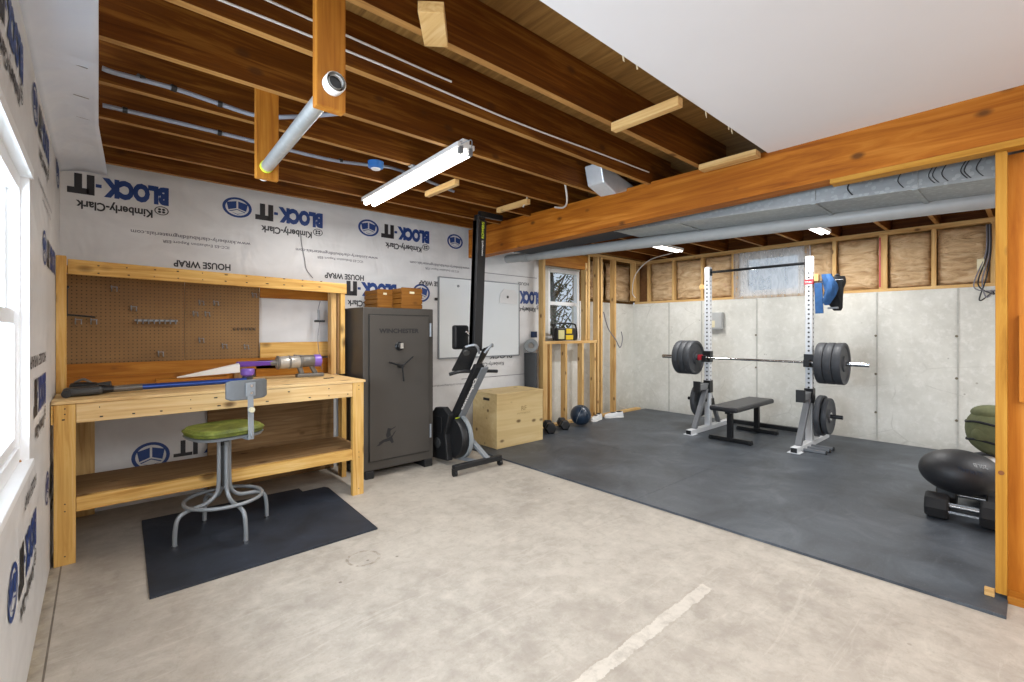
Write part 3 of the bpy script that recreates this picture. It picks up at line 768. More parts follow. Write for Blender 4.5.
for i, (p, q, s_) in enumerate((((5.12, 3.32), (6.12, 3.32), 'left'), ((5.25, 1.60), (6.25, 1.60), 'right'))):
    g_ = thing('strip_light', 'white LED strip light under the gym joists, %s of the two' % s_, 'light', (p[0] + .5, p[1], 2.42), 0, 'gym strip lights')
    bx('housing', M_WHITE, p[0], q[0], p[1] - .055, p[1] + .055, 2.43, 2.465, g_)
    bx('hanger_bar', M_GREY, p[0] + .3, p[0] + .33, p[1] - .31, p[1] + .18, 2.4655, 2.4745, g_, 0)
    for dy in (-.03, .03): bx('tube', M_TUBE2, p[0] + .02, q[0] - .02, p[1] + dy - .014, p[1] + dy + .014, 2.415, 2.43, g_, .003)
    area('gym_strip_glow', (p[0] + .5, p[1], 2.40), (0, 0, 0), 1.0, .1, 30, (1, .99, .975))

# smoke alarm style junction box
jb = thing('junction_box', 'round blue electrical box with white cover under the joists', 'electrical box', (1.42, 3.03, 2.40))
MB().lathe([(.035, 0), (.05, .008), (.052, .045)], (1.40, 2.96, 2.40)).build('box_body', B_('blue_plastic', '#2f6fb5', .45), jb, smooth=True)
MB().lathe([(.0, -.006), (.028, -.004), (.034, .004)], (1.40, 2.96, 2.398)).build('cover', M_WHITE, jb, smooth=True)

# conduits and cables
def cable(name, pts, r, mat, label, cat='cable', n=8): return tag(MB().tube(arc(pts, 8), r, n).build(name, mat, smooth=True), label, cat)
c1 = cable('conduit', [(.012, 2.60, 2.405), (.06, 2.61, 2.405), (.26, 2.66, 2.43), (.45, 2.69, 2.43), (.62, 2.68, 2.42), (.78, 2.55, 2.42), (.95, 2.44, 2.45)], .011, M_BCABLE, 'grey wavy conduit nearest the camera under the joists', 'conduit')
for a_, b_ in (((.25, 2.655, 2.43), (.27, 2.66, 2.43)), ((.44, 2.69, 2.43), (.46, 2.69, 2.43)), ((.13, 2.63, 2.423), (.15, 2.64, 2.425))): MB().cyl(a_, b_, .016, n=8).build('clip', M_BLK, c1)
c2 = cable('conduit', [(.015, 3.06, 2.418), (.35, 3.055, 2.42), (.7, 3.07, 2.425), (1.14, 3.08, 2.43), (1.45, 3.10, 2.47), (1.66, 3.14, 2.50), (2.2, 3.2, 2.46)], .011, M_BCABLE, 'grey conduit behind the bar hanger running toward the strip light', 'conduit')
for a_, b_ in (((.09, 3.06, 2.42), (.11, 3.06, 2.42)), ((.5, 3.06, 2.422), (.52, 3.06, 2.422)), ((1.2, 3.085, 2.44), (1.22, 3.086, 2.442))): MB().cyl(a_, b_, .016, n=8).build('clip', M_BLK, c2)
cable('cable', [(.3, 1.96, 2.50), (.96, 1.955, 2.50), (1.77, 1.96, 2.49), (2.55, 1.965, 2.51), (3.15, 1.965, 2.52)], .005, M_CABLE, 'long white cable stapled along the side of the second joist')
cable('cable', [(.3, 1.95, 2.57), (.8, 1.955, 2.565), (1.20, 1.955, 2.56), (1.32, 1.94, 2.55)], .005, M_CABLE, 'short white cable ending midway on the second joist')
cable('cable', [(2.75, 2.50, 2.62), (2.85, 2.55, 2.50), (2.95, 2.62, 2.40), (3.05, 2.75, 2.39), (3.1, 2.9, 2.43)], .008, M_CABLE, 'white cable loop hanging down over the beam near the joist ends')
cable('cable', [(6.4, 3.6, 2.47), (6.35, 3.95, 2.40), (6.35, 4.2, 2.2), (6.50, 4.36, 1.95), (6.56, 4.34, 1.85)], .007, M_CABLE, 'pale cable curving from the gym ceiling to the corner stud')
cable('cable', [(2.76, 2.93, 2.6), (2.78, 2.93, 2.46), (2.75, 2.95, 2.38)], .006, M_CABLE, 'short white wire end hanging between joists above the rower')
cable('cable', [(1.39, YW - .008, 2.22), (1.40, YW - .008, 2.1), (1.425, YW - .008, 1.97), (1.44, YW - .008, 1.88), (1.50, YW - .008, 1.80)], .0028, M_INKG, 'thin grey cable hanging down the house wrap above the workbench')
cable('cable', [(5.70, 4.33, 1.60), (5.80, 4.32, 1.35), (5.98, 4.31, 1.17), (6.12, 4.33, 1.05), (6.2, 4.34, 1.18), (6.18, 4.35, 1.3)], .008, M_INKG, 'dark cord drooping between the two tall studs')
cable('cable', [(6.3, 4.5, .16), (6.28, 4.46, .10), (6.4, 4.46, .06), (6.5, 4.48, .03)], .007, M_CABLE, 'small white cord curl at the foot of the back wall corner')
# pull-up bar hung from the joists
pb = thing('pull_up_bar', 'galvanised pipe bar carried by two boards hanging from the joists', 'pull-up bar', (.58, 2.0, 2.05))
bx('hanger_board', PLANK[2], .515, .61, 1.51, 1.548, 2.02, 2.68, pb, .004)
bx('hanger_board', PLANK[2], .555, .655, 2.44, 2.475, 2.03, 2.68, pb, .004)
MB().cyl((.562, 1.548, 2.085), (.60, 2.44, 2.085), .027, n=20).build('bar', mk_galv('polished_galvanised_pipe', '#9ea3a3', '#cdd1d1'), pb, smooth=True)
MB().lathe([(.030, 0), (.033, .004), (.033, .035), (.024, .035), (.022, .0)], (.565, 1.475, 2.095), (0, 1, 0), caps=False).build('end_collar', M_WHITE, pb, smooth=True)
MB().cyl((.565, 1.492, 2.095), (.565, 1.50, 2.095), .023).build('bore', M_BLK, pb)
MB().cyl((.60, 2.476, 2.06), (.60, 2.50, 2.06), .027).build('end_collar', M_WHITE, pb, smooth=True)
MB().cyl((.598, 2.42, 2.085), (.5985, 2.438, 2.085), .029).build('tape_ring', M_LIME, pb)

# ------------------------------------------------------------------ workbench
wb = thing('workbench', 'long pine workbench with a lower shelf and a framed back hutch', 'workbench', (.7, 3.9, 0))
YF, YB = 3.58, 4.30
bx('leg', BENCH[2], -.185, -.096, YF, YF + .038, 0, .893, wb); bx('leg', BENCH[2], -.185, -.147, YF + .04, YF + .13, 0, .86, wb)
bx('leg', BENCH[2], 1.50, 1.59, YF, YF + .04, 0, .895, wb)
bx('leg', BENCH[2], 1.62, 1.66, 4.10, 4.19, 0, .86, wb); bx('leg', BENCH[2], -.185, -.147, 4.10, 4.19, 0, .86, wb)
bx('apron', APR[0], -.094, 1.498, YF + .0, YF + .038, .785, .893, wb)
bx('apron', BENCH[1], -.196, -.187, YF + .002, 4.12, .785, .89, wb); bx('apron', BENCH[1], 1.552, 1.59, YF + .042, 4.12, .785, .89, wb)
bx('tabletop', APR[0], -.197, 1.605, YF - .004, 4.44, .895, .913, wb)
bx('shelf_apron', BENCH[0], -.094, 1.50, YF + .005, YF + .043, .285, .365, wb)
bx('shelf', SHELFW[0], -.18, 1.60, YF + .045, 4.12, .350, .368, wb)
bx('shelf_support', BENCH[1], 1.56, 1.60, YF + .042, 4.12, .27, .348, wb)
HY = 4.18
bx('hutch_post', BENCH[2], -.198, -.152, 4.03, 4.12, .914, 1.775, wb); bx('hutch_post', BENCH[2], 1.64, 1.68, HY, HY + .09, .914, 1.66, wb)
bx('hutch_post', PINE[2], 1.578, 1.622, HY + .06, HY + .15, .914, 1.66, wb); bx('gap_filler_board', SHELFW[2], 1.624, 1.638, HY + .03, 4.44, .914, 1.66, wb)  # last board is added, standing in for the dark gap between the posts
MB().hexa([(-.150, HY - .012, 1.675), (1.69, HY - .012, 1.645), (1.69, HY + .026, 1.645), (-.150, HY + .026, 1.675), (-.150, HY - .012, 1.772), (1.69, HY - .012, 1.735), (1.69, HY + .026, 1.735), (-.150, HY + .026, 1.772)]).build('hutch_header', BENCH[0], wb, bevel=.002)
bx('hutch_cap', BENCH[0], -.185, 1.69, HY + .03, 4.40, 1.70, 1.735, wb)
bx('back_plank', PLANK[0], -.18, 1.55, 4.40, 4.425, .98, 1.075, wb); bx('back_plank', PLANK[0], -.18, .95, 4.385, 4.41, .914, .985, wb)
bx('back_plank', PLANK[0], 1.037, 1.63, 4.42, 4.44, 1.59, 1.68, wb); bx('back_plank', BENCH[0], 1.037, 1.63, 4.42, 4.44, 1.07, 1.205, wb); bx('back_plank', PLANK[0], 1.0, 1.63, 4.40, 4.425, .914, 1.055, wb)
bx('brace_block', SHELFW[2], .83, .92, 4.36, 4.385, .914, 1.02, wb)
sc_ = MB()
for x in [(-.14 + i * .145) for i in range(12)]:
    for z in (.81, .865): 
        if random.random() < .75: sc_.cyl((x + random.uniform(-.02, .02), YF - .0005, z), (x, YF - .0015, z), .004, n=6)
    if random.random() < .8:
        for z in (1.69 , 1.74): sc_.cyl((x + random.uniform(-.02, .02), HY - .0125, z), (x, HY - .0135, z), .004, n=6)
for z in (.05, .3, .34, .84, .87):
    sc_.cyl((-.14, YF - .0005, z), (-.14, YF - .0015, z), .004, n=6); sc_.cyl((1.55, YF - .0005, z), (1.55, YF - .0015, z), .004, n=6)
sc_.build('screw_heads', M_BLK, wb)
# peg boards
for (x0, x1, l_) in ((-.165, .505, 'left, with the hook rail'), (.508, 1.035, 'right, beside the white gap')):
    tag(bx('pegboard', M_PEG, x0, x1, 4.445, 4.452, 1.06, 1.70, None, 0), 'brown perforated pegboard sheet behind the workbench, ' + l_, 'pegboard')
def hook(x, z, l_):
    o = MB(); y = 4.444
    o.tube(arc([(x, y, z + .03), (x, y - .012, z + .03), (x, y - .012, z), (x, y - .04, z - .01), (x, y - .06, z + .01)], 5), .003, 6)
    o.tube([(x + .03, y, z + .02), (x + .03, y - .012, z + .02), (x + .03, y - .014, z - .01), (x + .03, y - .05, z - .005)], .003, 6)
    o.bar((x - .005, y - .004, z + .024), (x + .035, y - .004, z + .024), .006, .004)
    tag(o.build('pegboard_hook', M_GREY), l_, 'hook', 'pegboard hooks')
for x, z, l_ in ((.07, 1.60, 'topmost hook on the left pegboard'), (.18, 1.46, 'lone small hook below the topmost hook of the left board'), (-.12, 1.36, 'lowest left hook beside the bracket'), (-.04, 1.36, 'hook just right of the lowest left hook'), (.60, 1.52, 'left hook of the upper pair on the right board'), (.70, 1.52, 'right hook of the upper pair on the right board'), (.56, 1.43, 'hook under the upper pair, left'), (.64, 1.43, 'hook under the upper pair, right'), (.34, 1.12, 'low hook above the plank on the left board'), (.60, 1.22, 'tilted hook low on the right board'), (.76, 1.17, 'lowest middle hook on the right board'), (.98, 1.60, 'hook at the top right corner of the pegboard'), (.92, 1.16, 'hook low by the right edge above the vacuum')):
    hook(x, z, 'small silver ' + l_)
tr = MB(); tr.box(.20, .46, 4.425, 4.432, 1.375, 1.39)
for i in range(8): tr.bar((.215 + i * .033, 4.43, 1.38), (.215 + i * .033, 4.40, 1.37), .006, .03)
tag(tr.build('tool_rail', M_GREY), 'silver toothed tool holder rail on the left pegboard', 'tool rack')
tr = MB()
for i in range(6): tr.tube(arc([(.84 + i * .03, 4.444, 1.33), (.84 + i * .03, 4.42, 1.31), (.85 + i * .03, 4.42, 1.33)], 4), .003, 5)
tag(tr.build('tool_rail', M_DGREY), 'small dark row of spring clips on the right pegboard', 'tool rack')
br = MB(); br.box(-.165, -.150, 4.20, 4.21, 1.40, 1.60).bar((-.155, 4.205, 1.41), (-.02, 4.33, 1.40), .012, .012).box(-.165, -.145, 4.2, 4.26, 1.585, 1.60)
tag(br.build('metal_bracket', M_BLKM, bevel=.002), 'black metal bracket screwed inside the left post of the workbench hutch', 'bracket')
# plywood sheet behind under the bench
tag(bx('plywood_sheet', PLY[0] if False else SHELFW[0], .66, 1.68, 4.455, 4.47, .002, .89), 'stained plywood sheet leaning on the wall under the workbench', 'plywood')
tag(bx('plywood_offcut', PINE[2], -.16, -.02, 4.44, 4.46, .002, .89), 'pale board upright in the left corner under the workbench', 'board')
# hanging cord with socket
hc = thing('hanging_socket', 'dark inline socket hanging on a thin cord at the right of the hutch', 'socket', (1.55, 4.35, 1.3))
MB().tube(arc([(1.52, 4.36, 1.58), (1.50, 4.36, 1.48), (1.515, 4.36, 1.40), (1.50, 4.36, 1.2), (1.54, 4.37, .95)], 8), .003, 6).build('cord', M_INKG, hc)
MB().cyl((1.51, 4.36, 1.40), (1.505, 4.36, 1.50), .014, .010, 12).build('plug', M_GREY, hc); MB().box(1.47, 1.56, 4.345, 4.375, 1.385, 1.405).build('socket_strip', M_BLK, hc, bevel=.004)

# ------------------------------------------------------------------ vacuum on the bench
va = thing('handheld_vacuum', 'grey and purple cordless handheld vacuum lying on the workbench', 'vacuum', (1.30, 4.12, .913))
VY = 4.12; VZ = 1.045
MB().lathe([(.03, 0), (.048, .01), (.052, .05), (.052, .17), (.046, .19)], (1.085, VY, VZ), (1, 0, 0)).build('dust_canister', M_VACC, va, smooth=True)
for dx in (.0, .085, .175): MB().lathe([(.054, 0), (.056, .004), (.056, .012), (.054, .016)], (1.09 + dx, VY, VZ), (1, 0, 0)).build('canister_band', M_VACG, va, smooth=True)
MB().lathe([(.044, 0), (.05, .02), (.05, .12), (.042, .14)], (1.27, VY, VZ + .005), (1, 0, 0)).build('motor_body', M_VACG, va, smooth=True)
MB().lathe([(.050, 0), (.052, .006), (.052, .055), (.04, .062)], (1.38, VY, VZ + .005), (1, 0, 0)).build('filter_cap', M_PURP2, va, smooth=True)
MB().lathe([(.018, 0), (.022, .02), (.026, .07)], (1.03, VY, VZ), (1, 0, 0)).build('inlet', M_VACG, va, smooth=True)
MB().hexa([(.80, VY - .022, VZ - .022), (1.04, VY - .018, VZ - .018), (1.065, VY + .018, VZ - .018), (.80, VY + .022, VZ - .022), (.80, VY - .022, VZ + .02), (1.065, VY - .018, VZ + .018), (1.065, VY + .018, VZ + .018), (.80, VY + .022, VZ + .02)]).build('crevice_tool', M_PURP, va, bevel=.006)
MB().bar((1.26, VY, VZ - .03), (1.285, VY, .94), .036, .045, (0, 1, 0)).build('trigger_grip', M_VACG, va, bevel=.008)
MB().bar((1.35, VY, VZ - .02), (1.40, VY, .94), .036, .03, (0, 1, 0)).build('handle', M_VACG, va, bevel=.008)
MB().box(1.24, 1.46, VY - .035, VY + .035, .914, .944).build('battery', M_VACG, va, bevel=.008)
MB().bar((1.22, VY, VZ + .055), (1.32, VY, VZ + .045), .03, .014).build('top_latch', M_VACG, va, bevel=.004)
ad = thing('vacuum_adapter', 'short purple round vacuum adapter standing behind the stool backrest', 'vacuum part', (.83, 3.90, .913))
MB().lathe([(.034, .914 - .913), (.036, .05), (.030, .055)], (.83, 3.90, .914)).build('collar', M_DGREY, ad, smooth=True)
MB().lathe([(.030, 0), (.045, .012), (.047, .045), (.040, .055), (.0, .056)], (.83, 3.90, .968)).build('purple_cap', M_PURP2, ad, smooth=True)
wa = thing('vacuum_wand', 'blue vacuum wand with dark grey floor heads lying along the workbench', 'vacuum wand', (.2, 3.95, .913))
MB().cyl((.21, 3.80, .945), (.80, 3.80, .948), .0175, n=16).build('wand_tube', M_BLUEW, wa, smooth=True)
MB().cyl((.06, 3.80, .942), (.21, 3.80, .945), .019, .021, 14).build('wand_collar', M_VACG, wa, smooth=True)
hd = MB(); hd.bar((-.16, 3.80, .94), (.02, 3.80, .945), .10, .05).build('floor_head', M_DGREY, wa, bevel=.018)
MB().cyl((-.14, 3.72, .937), (-.14, 3.88, .937), .022, n=14).build('roller', M_BLK, wa, smooth=True)
MB().cyl((.0, 3.80, .946), (.07, 3.80, .944), .03, .02, 14).build('head_joint', M_BLK, wa, smooth=True)
h2 = thing('motorised_brush', 'black mini motorised vacuum brush lying in the back left bench corner', 'vacuum brush', (-.08, 4.05, .913))
MB().bar((-.13, 3.98, .955), (.0, 3.95, .945), .10, .06).build('head_shell', M_BLK, h2, bevel=.02)
MB().cyl((-.02, 3.955, .95), (.06, 3.94, .96), .022, n=12).build('neck', M_DGREY, h2, smooth=True)
MB().tube(arc([(-.11, 3.98, .98), (-.07, 3.97, 1.0), (-.03, 3.96, .97)], 5), .008, 6).build('release_clip', M_VACG, h2)
tag(MB().hexa([(.42, 4.10, .963), (.81, 4.05, .985), (.81, 4.12, .985), (.42, 4.11, .963), (.42, 4.10, .972), (.81, 4.05, 1.045), (.81, 4.09, 1.058), (.42, 4.11, .974)]).build('white_sheet_roll', B_('white_card', '#e9e4dc', .6, var=.04), bevel=.004), 'white tapering rolled card resting on the bench behind the wand', 'card roll')
tag(bx('bench_scrap', M_BLK, 1.38, 1.46, 3.86, 3.885, .9135, .919), 'small dark flat scrap on the bench in front of the vacuum', 'scrap')
tag(bx('plank_offcut', PLANK[0], .30, .74, 4.07, 4.16, .9135, .962), 'short brown plank lying on the bench under the white card', 'plank')

# ------------------------------------------------------------------ mats
def mat(poly, label, group=None, m=M_MAT, z=.0, t=.015, shift=(0, 0)):
    return tag(MB().prism(poly, (0, 0, z), (1, 0, 0), (0, 1, 0), (0, 0, 1), t).build('floor_mat', m, bevel=.001), label, 'mat', group)
mat([(.185, 2.85), (1.37, 2.87), (1.42, 3.88), (1.40, 3.92), (1.23, 3.92), (1.23, 4.02), (.22, 4.05)], 'dark blue-black rubber mat with a notched corner under the stool', m=M_MAT2, t=.012)
mx = [3.06, 4.26, 5.48, 6.83]; my = [.085, 2.03, 4.33]
names = {(0, 0): 'front, with its corner at the yellow post', (1, 0): 'under the slam ball and dumbbell', (2, 0): 'along the concrete wall by the right rack foot', (0, 1): 'under the jump box, along the bare floor edge', (1, 1): 'in the middle with the blue ball at its end', (2, 1): 'in the far corner of the gym under the flat bench'}
for i in range(3):
    for j in range(2):
        a, b_, c, d = mx[i] + (.0012 if i else 0), mx[i + 1], my[j] + .0007, my[j + 1] - .0007
        poly = [(a, c), (b_, c), (b_, d), (a, d)]
        mat(poly, 'charcoal rubber gym mat ' + names[(i, j)], 'gym floor mats')

# ------------------------------------------------------------------ stool
SX, SYc = .604, 3.466
sl = thing('work_stool', 'grey steel shop stool with worn green vinyl seat and small backrest', 'stool', (SX, SYc, .012), .25)
def L(p): return p
sl_c = Vector((0, 0, 0))
sq = []
n = 40
def se(a, ex=3.2): 
    c, s_ = math.cos(a), math.sin(a); r = (abs(c) ** ex + abs(s_) ** ex) ** (-1 / ex); return r * c, r * s_
seat = MB()
def ring(mb, w_, d_, z, yo=0): return [mb.bm.verts.new((se(2 * PI * k / n)[0] * w_, se(2 * PI * k / n)[1] * d_ + yo, z)) for k in range(n)]
def loft(mb, rs):
    for A, Bq in zip(rs, rs[1:]):
        for k in range(n): mb.face([A[k], A[(k + 1) % n], Bq[(k + 1) % n], Bq[k]])
    mb.face(rs[0][::-1]); mb.face(rs[-1])
loft(seat, [ring(seat, .18, .17, .638), ring(seat, .20, .19, .645), ring(seat, .205, .195, .668), ring(seat, .19, .18, .686), ring(seat, .12, .11, .692)])
seat_o = seat.build('seat', M_OLIVE, sl, smooth=True)
wt = MB(); P_ = [Vector((se(2 * PI * k / n)[0] * .205, se(2 * PI * k / n)[1] * .195, .667)) for k in range(n)]; wt.tube(P_, .005, 6, closed=True); wt.build('welt', M_OLIVE, seat_o, smooth=True)
pan = MB(); loft(pan, [ring(pan, .15, .14, .612), ring(pan, .195, .185, .622), ring(pan, .205, .195, .638)]); pan.build('seat_pan', M_STOOL, sl, smooth=True)
MB().cyl((0, 0, .56), (0, 0, .615), .028).build('screw_post', M_BLKM, sl, smooth=True)
for k in range(4):
    a = k * PI / 2; c, s_ = math.cos(a), math.sin(a)
    MB().tube(arc([(.030 * c, .030 * s_, .585), (.032 * c, .032 * s_, .34), (.045 * c, .045 * s_, .26), (.10 * c, .10 * s_, .215), (.20 * c, .20 * s_, .20), (.255 * c, .255 * s_, .17), (.272 * c, .272 * s_, .10), (.275 * c, .275 * s_, .012)], 6), .0125, 10).build('leg', M_STOOL, sl, smooth=True)
    MB().cyl((.275 * c, .275 * s_, .0), (.275 * c, .275 * s_, .014), .015).build('foot_cap', M_CHROME, sl)
MB().torus((0, 0, .222), .215, .0115, n=44, k=10).build('foot_ring', M_STOOL, sl, smooth=True)
MB().cyl((0, 0, .30), (0, 0, .58), .017).build('column', M_DGREY, sl, smooth=True)
MB().bar((.05, .05, .615), (.05, -.235, .618), .035, .008).build('bracket_arm', M_STOOL, sl, bevel=.002)
MB().tube(arc([(.05, -.225, .618), (.05, -.245, .64), (.05, -.235, .70), (.05, -.225, .95)], 6), .004, 4).build('bracket_edge', M_STOOL, sl)
MB().bar((.05, -.238, .615), (.05, -.228, .94), .035, .006, (0, 1, 0)).build('back_upright', M_STOOL, sl, bevel=.002)
MB().cyl((.05, -.233, .80), (.05, -.255, .80), .016).build('knob', M_CREAM, sl, smooth=True)
bk_ = MB(); rows = []
for i in range(13):
    t = i / 12 * 2 - 1; x = .05 + t * .125; y = -.22 + .035 * t * t; hh = .062 - .012 * max(0, abs(t) - .8) / .2
    rows.append([bk_.bm.verts.new((x, y + dy, .925 + dz)) for dy, dz in ((-.006, -hh), (-.006, hh), (.012, hh), (.012, -hh))])
for A, Bq in zip(rows, rows[1:]):
    for k in range(4): bk_.face([A[k], A[(k + 1) % 4], Bq[(k + 1) % 4], Bq[k]])
bk_.face(rows[0]); bk_.face(rows[-1][::-1])
bo = bk_.build('backrest', M_STOOLB, sl, bevel=.006)
MB().box(.02, .08, -.236, -.228, .885, .97).build('mounting_plate', M_STOOL, bo, bevel=.004)
for z in (.905, .95): MB().cyl((.05, -.236, z), (.05, -.243, z), .008).build('bolt', M_CHROME, bo)

# ------------------------------------------------------------------ gun safe
sf = thing('gun_safe', 'tall taupe steel gun safe with three-spoke handle beside the workbench', 'safe', (2.08, 4.15, 0))
bx('body', M_SAFE, 1.72, 2.43, 3.885, 4.43, .07, 1.515, sf, .008)
MB().box(1.775, 2.375, 3.868, 3.886, .155, 1.445).build('door', M_SAFE, sf, bevel=.004)
d_ = bpy.data.objects['door']
gp = MB()
gp.box(1.765, 1.775, 3.882, 3.886, .145, 1.455).box(2.375, 2.383, 3.882, 3.886, .145, 1.455).box(1.775, 2.375, 3.882, 3.886, 1.445, 1.455).box(1.775, 2.375, 3.882, 3.886, .145, .155)
gp.build('door_gap', M_SAFED, sf)
tx = MB(); tx.text('WINCHESTER', (1.86, 3.867, 1.285), (1, 0, 0), (0, 0, 1), .40, .042, .03, lift=.0015); tx.build('brand_lettering', M_BLK, d_)
# rider emblem
em = MB()
for poly in ([(-.09, .0), (-.05, .02), (.0, .03), (.05, .055), (.09, .10), (.06, .075), (.045, .03), (.06, -.02), (.04, -.03), (.02, .0), (-.04, -.005), (-.08, -.03), (-.12, -.035), (-.09, -.015)], [(-.01, .03), (.03, .05), (.025, .09), (.035, .12), (.0, .13), (-.01, .10), (-.02, .06)], [(.02, .10), (.08, .13), (.078, .136), (.02, .112)]):
    em.face([em.bm.verts.new((1.945 + x * .95, 3.8665, .315 + y * .9)) for x, y in poly])
em.build('horse_rider_emblem', M_BLK, d_)
MB().lathe([(.040, 0), (.040, .008), (.032, .014), (.030, .04), (.022, .046), (.0, .047)], (2.055, 3.868, 1.165), (0, -1, 0)).build('combination_dial', M_BLKM, d_, smooth=True)
MB().box(2.045, 2.075, 3.817, 3.822, 1.145, 1.195).build('dial_face', M_VACC, d_, bevel=.004)
hh_ = MB(); hh_.cyl((2.055, 3.868, .985), (2.055, 3.80, .985), .018)
for a in (162, 38, 275):
    aa = math.radians(a); hh_.tube([(2.055, 3.805, .985), (2.055 + .065 * math.cos(aa), 3.80, .985 + .065 * math.sin(aa)), (2.055 + .135 * math.cos(aa), 3.80, .985 + .135 * math.sin(aa))], [.010, .007, .009], 8)
hh_.build('spoke_handle', M_BLKM, d_, smooth=True)
for z in (1.25, .28): MB().cyl((2.39, 3.868, z), (2.39, 3.868, z + .13), .011).build('hinge', M_GREY, sf, smooth=True)
for x0, x1 in ((1.74, 1.82), (2.33, 2.42)): MB().box(x0, x1, 3.88, 4.42, .0, .07).build('foot', M_BLK, sf, bevel=.006)
# crate on the safe
def crate(x, y, w_, d_, h_, label):
    t = thing('wooden_crate', label, 'crate', (x, y, 1.5155)); z = 1.516
    MB().box(x, x + w_, y, y + .018, z, z + h_).build('end_panel', CRATE[0], t, bevel=.002)
    MB().box(x, x + w_, y + d_ - .018, y + d_, z, z + h_).build('end_panel', CRATE[0], t, bevel=.002)
    bx('hand_hole', M_CREAM, x + w_ * .38, x + w_ * .62, y - .001, y + .001, z + h_ * .72, z + h_ * .82, t, 0)
    for k in range(4):
        zz = z + k * h_ / 4 + .004
        for xx in (x - .008, x + w_): MB().box(xx, xx + .008, y, y + d_, zz, zz + h_ / 4 - .012).build('side_slat', CRATE[1], t, bevel=.001)
    MB().box(x, x + w_, y + .018, y + d_ - .018, z, z + .012).build('bottom', CRATE[1], t)
crate(2.13, 3.95, .21, .42, .20, 'brown wooden crate with a hand hole on top of the safe, right one')
crate(1.96, 4.10, .145, .28, .185, 'darker slatted wooden crate on top of the safe, left one')

# ------------------------------------------------------------------ whiteboard
wbd = thing('whiteboard', 'large blank whiteboard fixed to the house wrap behind the rowing machine', 'whiteboard', (3.5, YW, .99))
MB().box(2.88, 4.10, YW - .022, YW - .003, 1.0, 1.915).build('panel', M_WB, wbd, bevel=.003)
MB().box(2.87, 2.882, YW - .026, YW - .002, .99, 1.92).box(4.10, 4.112, YW - .026, YW - .002, .99, 1.92).box(2.88, 4.10, YW - .026, YW - .002, .985, 1.0).box(2.88, 4.10, YW - .026, YW - .002, 1.912, 1.925).build('frame', M_GREY, wbd)
sp_ = MB().prism([(0, 0), (.30, -.01), (.31, .12), (.26, .17), (.08, .18), (.02, .12)], (3.76, YW - .03, 1.66), (1, 0, 0), (0, 0, 1), (0, 1, 0), .004)
o = tag(sp_.build('wrap_patch', M_WRAP), 'loose white house wrap patch with a dark cap nail at the right of the whiteboard', 'house wrap')
MB().cyl((3.90, YW - .034, 1.74), (3.90, YW - .031, 1.74), .018, n=12).build('cap_nail', M_DGREY, o)
tag(MB().cyl((3.14, YW - .03, 1.83), (3.14, YW - .02, 1.83), .015, n=12).build('cap_nail', M_GREY), 'round grey cap nail near the top left of the whiteboard', 'nail')

# ------------------------------------------------------------------ plyo box
pbx = thing('plyo_box', 'pale plywood jump box with a hand slot beside the rowing machine', 'jump box', (3.6, 4.12, .015))
MB().box(3.24, 3.95, 3.89, 4.33, .0155, .61).build('box_body', PLY[0], pbx, bevel=.003)
MB().box(3.235, 3.955, 3.885, 4.335, .598, .618).build('top_panel', PLY[0], pbx, bevel=.003)
sl_ = MB(); sl_.bar((3.2385, 4.02, .545), (3.2385, 4.13, .545), .002, .028).build('hand_slot', M_BLK, pbx)
lg_ = MB(); lg_.text('RF', (3.60, 3.8885, .40), (1, 0, 0), (0, 0, 1), .08, .05, .01, lift=.001)
lg_.text('FITNESS', (3.54, 3.8885, .36), (1, 0, 0), (0, 0, 1), .2, .018, 0, lift=.001); lg_.build('burned_mark', B_('burn_mark', '#a58a58', .7), pbx)

# ------------------------------------------------------------------ rowing machine stored upright
rw = thing('rowing_machine', 'black rowing machine stored upright with its rail pointing at the ceiling', 'rowing machine', (2.65, 3.7, 0))
RX = 2.65
MB().bar((RX, 3.51, 1.14), (RX, 3.44, 2.325), .05, .10, (1, 0, 0)).build('rail_core', M_DGREY, rw)
rl = MB().bar((RX, 3.50, 1.12), (RX, 3.43, 2.33), .085, .10, (1, 0, 0)).build('rail', M_BLK, rw, bevel=.006)
MB().bar((RX, 3.435, 2.33), (RX, 3.43, 2.38), .07, .09, (1, 0, 0)).build('rail_end_cap', M_BLKM, rw, bevel=.01)
MB().box(RX - .03, RX + .24, 3.38, 3.42, 2.36, 2.41).build('rail_foot', M_BLKM, rw, bevel=.004)
rt = MB(); ud = Vector((0, -.058, 1)).normalized()
fy = lambda z: 3.50 - (z - 1.12) * .0579 - .052
rt.text('ROWERG', (RX + .012, fy(2.16), 2.16), ud, (-1, 0, 0), .15, .03, .02, lift=.003)
rt.build('rail_lettering', M_LIME, rl)
rt = MB(); rt.text('concept2', (RX + .012, fy(2.0), 2.0), ud, (-1, 0, 0), .14, .026, .01, lift=.003); rt.build('rail_lettering_white', M_WHITE, rl)
# lower beam
MB().bar((RX - .03, 3.40, .99), (RX - .03, 3.86, .36), .05, .10, (1, 0, 0)).build('main_beam', M_BLK, rw, bevel=.006)
MB().bar((RX + .025, 3.385, .97), (RX + .025, 3.80, .40), .02, .085, (1, 0, 0)).build('beam_side', M_GREY, rw, bevel=.006)
bd = Vector((0, 3.40 - 3.86, .99 - .36)).normalized()
bt = MB(); nn = bd.cross(Vector((-1, 0, 0)))
bt.text('concept2', Vector((RX - .02, 3.70, .58)) + nn * .0505, bd, (-1, 0, 0), .40, .045, .04, lift=.002).build('beam_lettering', M_WHITE, rw)
bt = MB(); bt.text('LI', Vector((RX - .02, 3.80, .45)) + nn * .0505, bd, (-1, 0, 0), .06, .05, .05, lift=.002).build('beam_mark', M_LIME, rw)
